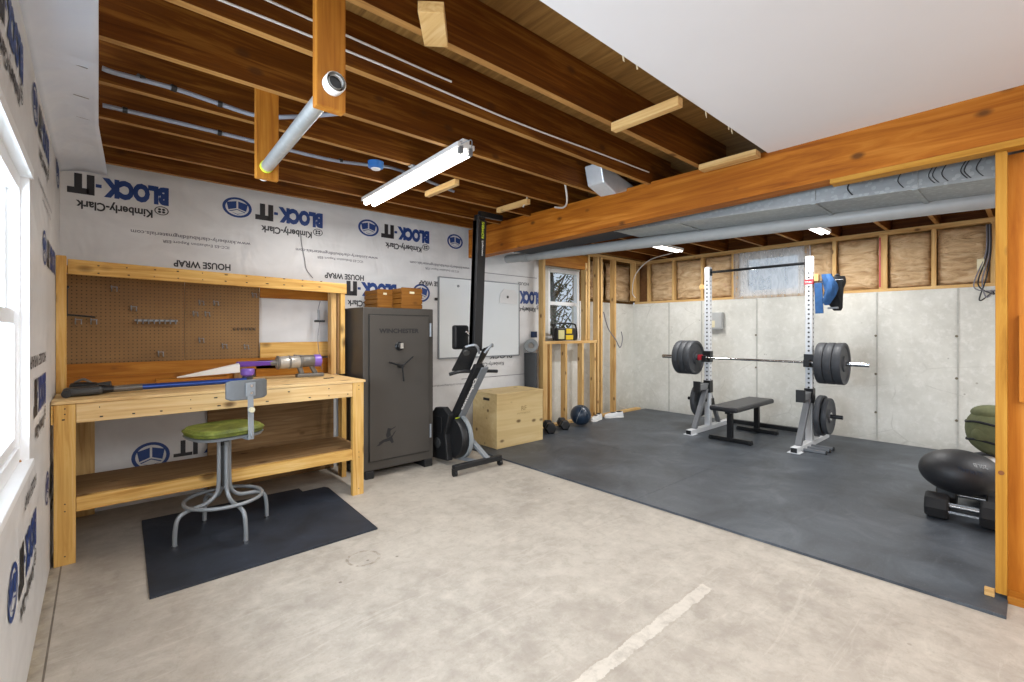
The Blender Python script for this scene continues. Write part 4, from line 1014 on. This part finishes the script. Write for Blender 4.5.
# footplates
for sx_ in (-1, 1):
    xi, xo = RX + sx_ * .03, RX + sx_ * .155
    MB().hexa([(xi, 3.543, .927), (xo, 3.65, .925), (xo, 3.675, .93), (xi, 3.568, .932), (xi, 3.404, 1.139), (xo, 3.45, 1.158), (xo, 3.475, 1.163), (xi, 3.429, 1.144)]).build('footplate', M_BLK, rw, bevel=.006)
    MB().tube(arc([(xi, 3.40, 1.10), ((xi + xo) / 2, 3.37, 1.175), (xo, 3.44, 1.16)], 5), .012, 8).build('foot_strap', M_GREY, rw)
MB().box(RX - .15, RX + .02, 3.62, 3.68, 1.13, 1.36).build('seat', M_BLKM, rw, bevel=.02)
MB().tube(arc([(RX - .02, 3.62, 1.30), (RX + .01, 3.56, 1.22), (RX - .03, 3.55, 1.14)], 5), .012, 8).build('seat_carriage', M_CHROME, rw, smooth=True)
MB().cyl((RX - .11, 3.50, 1.14), (RX - .13, 3.46, 1.10), .03, n=14).build('roller_wheel', M_DGREY, rw, smooth=True)
MB().tube(arc([(RX - .24, 3.58, .905), (RX - .16, 3.52, .93), (RX - .04, 3.46, .93), (RX + .04, 3.43, .93), (RX + .20, 3.42, .92)], 5), [.016] * 21, 8).build('handle', M_BLKM, rw, smooth=True)
# flywheel cage
FC = (3.80, .262)
MB().lathe([(.10, -.01), (.19, .0), (.205, .02), (.205, .09), (.19, .11), (.10, .12)], (RX - .07, FC[0], FC[1]), (1, 0, 0)).build('flywheel_cage', M_BLK, rw, smooth=True)
MB().lathe([(.205, 0), (.220, .0), (.220, .04), (.205, .04), (.205, 0)], (RX - .0, FC[0], FC[1]), (1, 0, 0), n=44, caps=False).build('flywheel_rim', M_LGREY, rw, smooth=True)
for r_ in (.10, .15): MB().torus((RX + .05, FC[0], FC[1]), r_, .006, (1, 0, 0)).build('cage_ring', M_DGREY, rw, smooth=True)
vn = MB()
for k in range(24):
    a = 2 * PI * k / 24; vn.bar((RX + .05, FC[0] + .04 * math.cos(a), FC[1] + .04 * math.sin(a)), (RX + .05, FC[0] + .19 * math.cos(a + .2), FC[1] + .19 * math.sin(a + .2)), .006, .006)
vn.build('cage_vanes', M_DGREY, rw)
hs = MB().prism([(3.76, .05), (4.07, .03), (4.09, .20), (4.03, .50), (3.98, .545), (3.84, .56), (3.74, .50), (3.80, .30)], (RX - .14, 0, 0), (0, 1, 0), (0, 0, 1), (1, 0, 0), .068).build('housing', M_BLK, rw, bevel=.012)
MB().box(RX - .147, RX - .139, 3.86, 3.98, .30, .46).build('housing_panel', M_BLKM, hs, bevel=.006)
MB().cyl((RX - .152, 3.93, .20), (RX - .139, 3.93, .20), .05, n=20).build('housing_cap', M_DGREY, hs, smooth=True)
# frame legs
MB().bar((RX, 3.83, .40), (RX - .03, 4.02, .04), .03, .045, (1, 0, 0)).build('rear_leg', M_GREY, rw, bevel=.004)
MB().bar((RX + .02, 3.83, .385), (RX + .12, 3.46, .085), .03, .05, (1, 0, 0)).build('front_leg', M_GREY, rw, bevel=.004)
MB().bar((RX - .03, 4.02, .045), (RX + .06, 3.47, .065), .03, .03, (0, 0, 1)).build('floor_rail', M_GREY, rw, bevel=.004)
MB().bar((2.37, 3.46, .075), (2.93, 3.46, .075), .045, .05).build('foot_bar', M_BLK, rw, bevel=.006)
for x in (2.385, 2.915): MB().cyl((x - .015, 3.455, .027), (x + .015, 3.455, .027), .027, n=16).box(x - .02, x + .02, 3.44, 3.475, .03, .07).build('caster', M_BLKM, rw, smooth=True)

# ------------------------------------------------------------------ corner roll and small things at the back
rm = thing('rolled_mat', 'dark grey rolled exercise mat standing behind the jump box', 'mat', (4.27, 4.40, 0))
MB().cyl((4.24, 4.39, .0), (4.25, 4.41, 1.02), .085, n=22).build('roll', M_ROLL, rm, smooth=True)
fr_ = tag(MB().lathe([(.040, -.06), (.085, -.06), (.088, -.05), (.088, .06), (.040, .06)], (4.25, 4.405, 1.112), (-.64, -.75, .1), caps=False).build('foam_roller', M_LGREY, smooth=True), 'grey hollow foam roller resting end-on above the rolled mat', 'foam roller')
tag(bx('outlet_box', B_('navy_plastic', '#1e3357', .5), 4.33, 4.40, 4.44, 4.49, 1.22, 1.30), 'small navy electrical outlet box beside the window stud', 'electrical box')
rd = thing('jobsite_radio', 'yellow and black jobsite radio standing on the window sill', 'radio', (5.0, 4.38, 1.168))
MB().box(4.70, 5.10, 4.35, 4.43, 1.175, 1.35).build('body', M_BLK, rd, bevel=.015)
MB().box(4.72, 4.84, 4.344, 4.352, 1.195, 1.32).build('speaker_grille', B_('beige_grille', '#cfc68a', .6), rd, bevel=.004); MB().box(4.88, 5.00, 4.344, 4.352, 1.27, 1.34).build('display', M_YEL, rd, bevel=.004)
MB().box(4.87, 5.02, 4.342, 4.352, 1.185, 1.25).build('control_panel', M_YEL, rd, bevel=.004)
MB().tube(arc([(4.67, 4.39, 1.18), (4.655, 4.39, 1.25), (4.68, 4.39, 1.37), (4.74, 4.39, 1.41), (5.06, 4.39, 1.41), (5.13, 4.39, 1.37), (5.155, 4.39, 1.25), (5.14, 4.39, 1.18)], 5), .012, 8).build('roll_cage', M_BLKM, rd, smooth=True)
def hexbell(x, y, ang, r, L_, label):
    t = thing('dumbbell', label, 'dumbbell', (x, y, .015), ang, 'small dumbbells by the studs')
    for s_ in (-1, 1): MB().lathe([(r * .8, 0), (r, .015), (r, .07), (r * .8, .085)], (s_ * L_, 0, r * .87), (s_, 0, 0), n=6).build('head', M_BLK, t, bevel=.006)
    MB().cyl((-L_, 0, r * .87), (L_, 0, r * .87), .014, n=12).build('grip', M_CHROME, t, smooth=True)
hexbell(4.32, 4.14, .95, .075, .05, 'black hex dumbbell, left of the pair by the jump box')
hexbell(4.62, 4.17, .95, .07, .05, 'black hex dumbbell, right of the pair beside the blue ball')
mb_ = thing('medicine_ball', 'dark blue medicine ball on the mat against the stud wall', 'ball', (4.93, 4.15, .015))
MB().ball((4.93, 4.13, .157), .14).build('ball_shell', M_BALL, mb_, smooth=True)
mk = MB()
for a in (0, 2, 4): mk.torus((4.93, 4.13, .157), .1405, .0025, (math.cos(a), math.sin(a), .4), 30, 4)
mk.build('seam', M_GREY, mb_)
def shoe(x, y, ang, label):
    t = thing('sneaker', label, 'shoe', (x, y, .015), ang, 'pair of sneakers')
    s_ = MB(); pr_ = [(-.14, .035), (-.10, .042), (-.04, .036), (.03, .042), (.09, .045), (.13, .030), (.15, .01)]
    top = [(.07), (.075), (.068), (.06), (.05), (.04), (.03)]
    rs = []
    for (xx, ww), hh in zip(pr_, top):
        rs.append([s_.bm.verts.new((xx, ww * math.cos(2 * PI * k / 12), .022 + max(0, math.sin(2 * PI * k / 12)) * (hh))) for k in range(12)])
    for A, Bq in zip(rs, rs[1:]):
        for k in range(12): s_.face([A[k], A[(k + 1) % 12], Bq[(k + 1) % 12], Bq[k]])
    s_.face(rs[0][::-1]); s_.face(rs[-1]); s_.build('upper', M_SHOEW, t, smooth=True)
    s2 = MB(); s2.prism([(-.15, -.03), (-.10, -.045), (.0, -.038), (.09, -.048), (.15, -.02), (.158, .0), (.15, .02), (.09, .048), (0, .038), (-.10, .045), (-.15, .03)], (0, 0, 0), (1, 0, 0), (0, 1, 0), (0, 0, 1), .026); s2.build('sole', M_WHITE, t, bevel=.006)
    MB().ball((-.085, 0, .088), .035, (1.3, .75, .35)).build('opening', M_BLK, t, smooth=True)
    MB().box(-.02, .05, -.02, .02, .075, .085).build('laces', M_BLK, t, bevel=.004)
shoe(5.36, 4.20, 3.4, 'white sneaker with black collar, left one by the blue ball'); shoe(5.74, 4.17, 2.7, 'white sneaker with black collar, right one near the tall stud')

# ------------------------------------------------------------------ squat rack
rk = thing('squat_rack', 'white squat rack with punched uprights and a pull-up bar', 'squat rack', (6.0, 2.3, .015))
UX = 6.0
for y, sgn, tag_ in ((2.86, 1, 'l'), (1.69, -1, 'r')):
    up = MB().box(UX - .035, UX + .035, y - .035, y + .035, .075, 2.145).build('upright', M_RACK, rk, bevel=.004)
    hl = MB()
    for k in range(27):
        z = .62 + k * .0515
        hl.cyl((UX - .0352, y, z), (UX - .0362, y, z), .011, n=10)
    hl.build('holes', M_BLK, up)
    hl = MB()
    for k in range(27):
        z = .62 + k * .0515; hl.cyl((UX, y - .0352, z), (UX, y - .0362, z), .009, n=8)
    hl.build('holes', M_BLK, up)
    MB().box(5.48, 6.62, y - .035, y + .035, .016, .075).build('base_foot', M_RACK, rk, bevel=.004)
    MB().box(5.474, 5.482, y - .03, y + .03, .022, .07).build('end_cap', M_BLK, rk)
    MB().box(5.46, 5.60, y - .06, y + .06, .0155, .021).build('foot_plate', M_RACK, rk, bevel=.001)
    MB().bar((UX - .02, y, .62), (5.62, y, .07), .06, .05, (1, 0, 0)).build('gusset', M_RACKG, rk, bevel=.004)
    MB().bar((UX + .03, y, .50), (6.30, y, .07), .05, .04, (1, 0, 0)).build('rear_brace', M_RACKG, rk, bevel=.004)
    # spotter arm
    MB().bar((UX - .02, y, .585), (UX - .30, y, .585), .06, .075).build('spotter_arm', M_RACKG, rk, bevel=.004)
    MB().box(UX - .32, UX - .295, y - .045, y + .045, .53, .665).build('spotter_stop', M_BLK, rk, bevel=.004)
    MB().box(UX - .045, UX + .045, y - .045, y + .045, .50, .66).build('spotter_bracket', M_BLKM, rk, bevel=.004)
    # j cup
    MB().box(UX - .045, UX + .04, y - .048, y + .048, .90, 1.045).box(UX - .11, UX - .04, y - .03, y + .03, .905, .93).box(UX - .125, UX - .11, y - .03, y + .03, .905, .985).build('j_cup', M_BLKM, rk, bevel=.004)
    # storage pegs
    MB().cyl((UX + (.06 if y < 2 else -.03), y, .36 if y < 2 else .40), (UX + (.06 if y < 2 else -.03), y + (-.30 if y < 2 else .26), .36 if y < 2 else .40), .022, n=16).box(UX + .02, UX + .09, y - .04, y + .04, .30, .42).build('storage_peg', M_BLKM, rk, bevel=.001)
MB().box(6.56, 6.62, 1.69, 2.86, .03, .085).build('rear_crossmember', M_BLKM, rk, bevel=.004)
MB().cyl((UX, 1.70, 2.075), (UX, 2.85, 2.075), .016, n=14).build('pull_up_crossbar', M_BLKM, rk, smooth=True)
for y in (1.725, 2.825): MB().box(UX - .03, UX + .03, y - .008, y + .008, 2.03, 2.12).build('bar_bracket', M_BLKM, rk, bevel=.002)
MB().box(UX - .038, UX + .0, 1.645, 1.735, 1.83, 1.885).build('red_badge', M_RED, rk, bevel=.002)
tb = MB(); tb.text('TITAN', (UX - .0385, 1.728, 1.845), (0, -1, 0), (0, 0, 1), .072, .022, .02, lift=.001); tb.build('badge_lettering', M_WHITE, rk)
for k in range(3): MB().box(5.66 + k * .13, 5.69 + k * .13, 1.45, 1.655, .018, .045).build('band_peg', M_RACKG, rk, bevel=.003)
for k in range(3): MB().cyl((5.675 + k * .13, 1.45, .032), (5.675 + k * .13, 1.44, .032), .02, n=10).build('band_peg_cap', M_BLK, rk)
tag(MB().box(UX - .02, UX + .03, 1.60, 1.644, 1.86, 1.94).build('wood_block', PINE[0], bevel=.002), 'small pale wood block on the right rack upright beside the hanging jeans', 'wood block')
tag(MB().box(UX - .02, UX + .03, 2.897, 2.97, 1.86, 1.92).build('wood_block', PINE[0], bevel=.002), 'small pale wood block on the outside of the left rack upright', 'wood block')
# barbell
bb = thing('barbell', 'loaded steel barbell resting across the squat rack hooks', 'barbell', (UX - .078, 2.28, .945))
BX, BZ = UX - .078, .955
MB().cyl((BX, 1.60, BZ), (BX, 2.95, BZ), .014, n=14).build('shaft', M_CHROME, bb, smooth=True)
MB().cyl((BX, 1.13, BZ), (BX, 1.60, BZ), .025, n=18).build('sleeve', M_CHROME, bb, smooth=True); MB().cyl((BX, 2.95, BZ), (BX, 3.47, BZ), .025, n=18).build('sleeve', M_CHROME, bb, smooth=True)
for y in (1.585, 2.95): MB().cyl((BX, y, BZ), (BX, y + .025, BZ), .037, n=18).build('shaft_collar', M_CHROME, bb, smooth=True)
bx('end_clip', M_RED, BX - .05, BX + .03, 2.905, 2.945, BZ - .03, BZ + .04, bb, .006)
def plate(x, y, z, r, t_, label, hub=M_IRON2, grp='weight plates on the barbell'):
    p = thing('weight_plate', label, 'weight plate', (x, y, z - r), 0, grp)
    MB().lathe([(.026, .0), (r * .35, .0), (r * .38, t_ * .18), (r * .80, t_ * .18), (r * .86, 0), (r * .98, 0), (r, t_ * .12), (r, t_ * .88), (r * .98, t_), (r * .86, t_), (r * .80, t_ * .82), (r * .38, t_ * .82), (r * .35, t_), (.026, t_), (.026, 0)], (x, y, z), (0, 1, 0), n=40, caps=False).build('disc', M_IRON, p, smooth=True)
    MB().lathe([(.0255, -.002), (.045, -.002), (.045, t_ + .002), (.0255, t_ + .002), (.0255, -.002)], (x, y, z), (0, 1, 0), n=24, caps=False).build('hub', hub, p, smooth=True)
    return p
for k, s_ in enumerate(('outermost', 'middle', 'innermost')):
    plate(BX, 1.335 + k * .082, BZ, .225, .076, 'thick grey-black bumper plate on the right end of the barbell, ' + s_)
for k, s_ in enumerate(('innermost', 'middle', 'outermost')):
    plate(BX, 2.978 + k * .082, BZ, .225, .076, 'thick grey-black bumper plate on the left end of the barbell, ' + s_)
plate(UX + .06, 1.56, .36, .225, .055, 'large dark plate stored low on the right rack peg, inner one', grp='plates stored on the rack'); plate(UX + .06, 1.50, .36, .20, .05, 'slightly smaller spoked plate stored low on the right rack peg, outer one', M_CHROME, 'plates stored on the rack')
plate(UX - .03, 2.93, .40, .225, .055, 'large dark plate stored low behind the left rack foot', grp='plates stored on the rack')
# flat bench
fb = thing('flat_bench', 'black padded flat weight bench between the rack uprights', 'weight bench', (5.9, 2.38, .015))
PB = [(5.22, 2.20), (6.32, 2.16), (6.33, 2.50), (5.46, 2.58)]
m = MB(); m.box(5.30, 6.42, 2.20, 2.52, .385, .445).build('pad', M_SEATP, fb, bevel=.022)
MB().box(5.42, 6.34, 2.33, 2.39, .345, .384).build('pad_rail', M_BLKM, fb, bevel=.004)
for x in (5.50, 6.28):
    MB().bar((x, 2.36, .06), (x, 2.36, .35), .06, .05).build('leg', M_BLKM, fb, bevel=.004)
    MB().box(x - .03, x + .03, 2.12, 2.60, .020, .066).build('floor_foot', M_BLKM, fb, bevel=.006)
for x in (5.50, 6.28):
    for y in (2.13, 2.59): MB().box(x - .034, x + .034, y - .014, y + .014, .0155, .05).build('foot_cap', M_BLK, fb, bevel=.004)
# jeans and bag hanging on the rack
jn = MB()
def drape(mb, c, w_, h_, d_, seed, nr=14, nk=20):
    rnd = random.Random(seed); rs = []
    for i in range(nr):
        t = i / (nr - 1); s_ = (.35 + .65 * math.sin(PI * min(1, t * .9 + .12)) ** .6)
        ring_ = []
        for k in range(nk):
            a = 2 * PI * k / nk; f = 1 + .16 * math.sin(3 * a + t * 5 + seed) + .08 * math.sin(7 * a - t * 9)
            ring_.append(mb.bm.verts.new((c[0] + d_ / 2 * s_ * f * math.cos(a), c[1] + w_ / 2 * s_ * f * math.sin(a) + .02 * math.sin(t * 6 + seed), c[2] - h_ * t)))
        rs.append(ring_)
    for A, Bq in zip(rs, rs[1:]):
        for k in range(nk): mb.face([A[k], A[(k + 1) % nk], Bq[(k + 1) % nk], Bq[k]])
    mb.face(rs[0][::-1]); mb.face(rs[-1])
drape(jn, (UX - .02, 1.50, 1.93), .12, .34, .10, 2)
jn.bar((UX - .02, 1.60, 1.84), (UX - .02, 1.59, 1.50), .02, .075, (0, 1, 0))
tag(jn.build('blue_jacket', M_DENIM, smooth=True), 'blue jacket hanging from the right upright of the squat rack', 'jacket')
bg_ = MB(); drape(bg_, (UX + .11, 1.47, 1.91), .17, .38, .12, 5)
bgo = tag(bg_.build('black_bag', M_BAG, smooth=True), 'black bag hanging behind the blue jacket on the rack', 'bag')
MB().tube(arc([(UX + .08, 1.50, 1.86), (UX + .10, 1.45, 1.93), (UX + .12, 1.42, 1.86)], 6), .012, 6).build('strap', M_BAG, bgo, smooth=True)
MB().box(UX + .04, UX + .07, 1.43, 1.53, 1.55, 1.57).build('grey_trim', M_GREY, bgo, bevel=.004)
tag(MB().cyl((UX + .036, 1.655, 1.86), (UX + .036, 1.38, 1.86), .010).build('hanging_peg', M_BLKM), 'black peg on the rack upright carrying the jacket and bag', 'peg')
# electrical panel on wall
ep = thing('breaker_box', 'small grey electrical box on the concrete wall behind the rack', 'electrical box', (6.8, 3.1, 1.3))
MB().box(6.76, 6.835, 3.02, 3.26, 1.33, 1.58).build('box_body', M_PVC, ep, bevel=.006); MB().box(6.752, 6.761, 3.12, 3.20, 1.36, 1.46).build('label_plate', M_CREAM, ep)
MB().box(6.754, 6.761, 3.03, 3.14, 1.35, 1.56).build('cover_door', M_PVC, ep, bevel=.002)
# wires on right end of the wall
wr = thing('wire_bundle', 'loose dark wires with a cream switch box hanging at the end of the pony wall', 'wires', (6.8, .33, 1.6))
for k in range(4):
    MB().tube(arc([(6.82, .30 + .01 * k, 2.40), (6.80, .30 + .012 * k, 2.1), (6.78, .33 + .03 * k, 1.85 - .03 * k), (6.78, .38 - .05 * k, 1.62 + .03 * k), (6.80, .27 + .01 * k, 1.72)], 8), .006, 6).build('wire', M_INKG if k % 2 else M_BLK, wr, smooth=True)
MB().box(6.79, 6.84, .345, .40, 1.93, 2.05).build('switch_box', M_CREAM, wr, bevel=.004)

# ------------------------------------------------------------------ right corner: slam ball, dumbbell, olive bag
db = thing('adjustable_dumbbell', 'black adjustable dumbbell on the mat under the slam ball', 'dumbbell', (4.33, .35, .015))
for y in (.45, .18):
    MB().lathe([(.078, -.06), (.09, -.05), (.09, .05), (.078, .06)], (4.33, y, .101), (0, 1, 0), n=8).build('weight_block', M_RUB, db, bevel=.008)
MB().cyl((4.33, .24, .115), (4.33, .40, .115), .016, n=14).build('grip', M_CHROME, db, smooth=True)
MB().box(4.285, 4.295, .24, .40, .075, .09).box(4.285, 4.295, .24, .40, .135, .145).build('guide_rails', M_CHROME, db)
db2 = thing('adjustable_dumbbell', 'second black adjustable dumbbell behind, mostly hidden by the slam ball', 'dumbbell', (4.66, .35, .015))
for y in (.43, .17): MB().lathe([(.075, -.055), (.085, -.045), (.085, .045), (.075, .055)], (4.66, y, .103), (0, 1, 0), n=8).build('weight_block', M_BLK, db2, bevel=.008)
MB().cyl((4.66, .23, .115), (4.66, .38, .115), .016, n=14).build('grip', M_CHROME, db2, smooth=True)
sb = thing('slam_ball', 'large sagging black slam ball resting on the dumbbells', 'ball', (4.55, .34, .185))
BC = (4.50, .35, .320)
MB().ball(BC, .215, (1.0, 1.02, .70), n=36, m=22).build('ball_shell', M_SLAM, sb, smooth=True)
# lettering wrapped on the camera side of the ball
def on_ball(txt, az, el, wd, ht, mat_, nm, roll=0):
    t_ = MB(); t_.text(txt, (0, 0, 0), (1, 0, 0), (0, 1, 0), wd, ht, .02, lift=0)
    for v in t_.bm.verts:
        x, y = v.co.x - wd / 2, v.co.y - ht / 2; cr, sr = math.cos(roll), math.sin(roll); x, y = x * cr - y * sr, x * sr + y * cr
        a = az + x / .215; e = el + y / .16
        v.co = Vector(BC) + Vector((math.cos(e) * math.cos(a) * 1.0, math.cos(e) * math.sin(a) * 1.02, math.sin(e) * .70)) * .2165
    t_.build(nm, mat_, sb)
on_ball('20LB', math.radians(218), .62, .09, .028, M_LGREY, 'weight_marking', math.radians(170))
on_ball('SLAM BALL', math.radians(198), .35, .13, .03, M_BALL, 'name_marking', math.radians(170))
ob_ = thing('olive_backpack', 'olive green canvas sandbag pack standing behind the slam ball', 'bag', (4.9, .24, .015))
MB().ball((4.90, .205, .575), .17, (1, .88, 1.05), jit=.012).build('pack_body', M_GRNBAG, ob_, smooth=True)
MB().ball((4.775, .235, .555), .075, (.55, 1, .8)).build('front_pocket', M_GRNBAG, ob_, smooth=True)
MB().ball((4.89, .21, .70), .12, (1, .95, .5)).build('top_flap', M_GRNBAG, ob_, smooth=True)
bnd = MB()
for z, r in ((.635, .158), (.505, .153)): bnd.tube([(4.90 + r * 1.03 * math.cos(a), .205 + r * .90 * math.sin(a), z + .01 * math.sin(a * 3)) for a in [2 * PI * k / 30 for k in range(30)]], .009, 6, closed=True)
bnd.build('strap', M_BAG, ob_, smooth=True)
MB().bar((4.745, .22, .62), (4.745, .16, .57), .01, .05).build('buckle', M_BLK, ob_)
gb = thing('grey_duffel', 'dark grey duffel bag with white towel beneath the olive pack', 'bag', (4.95, .26, .015))
MB().ball((4.97, .24, .205), .188, (1.1, 1.0, 1.0), jit=.01).build('bag_body', B_('slate_fabric', '#3d4048', .85, var=.3), gb, smooth=True)
MB().ball((4.79, .22, .36), .08, (.9, .9, .5), jit=.02).build('towel', M_SHOEW, gb, smooth=True)
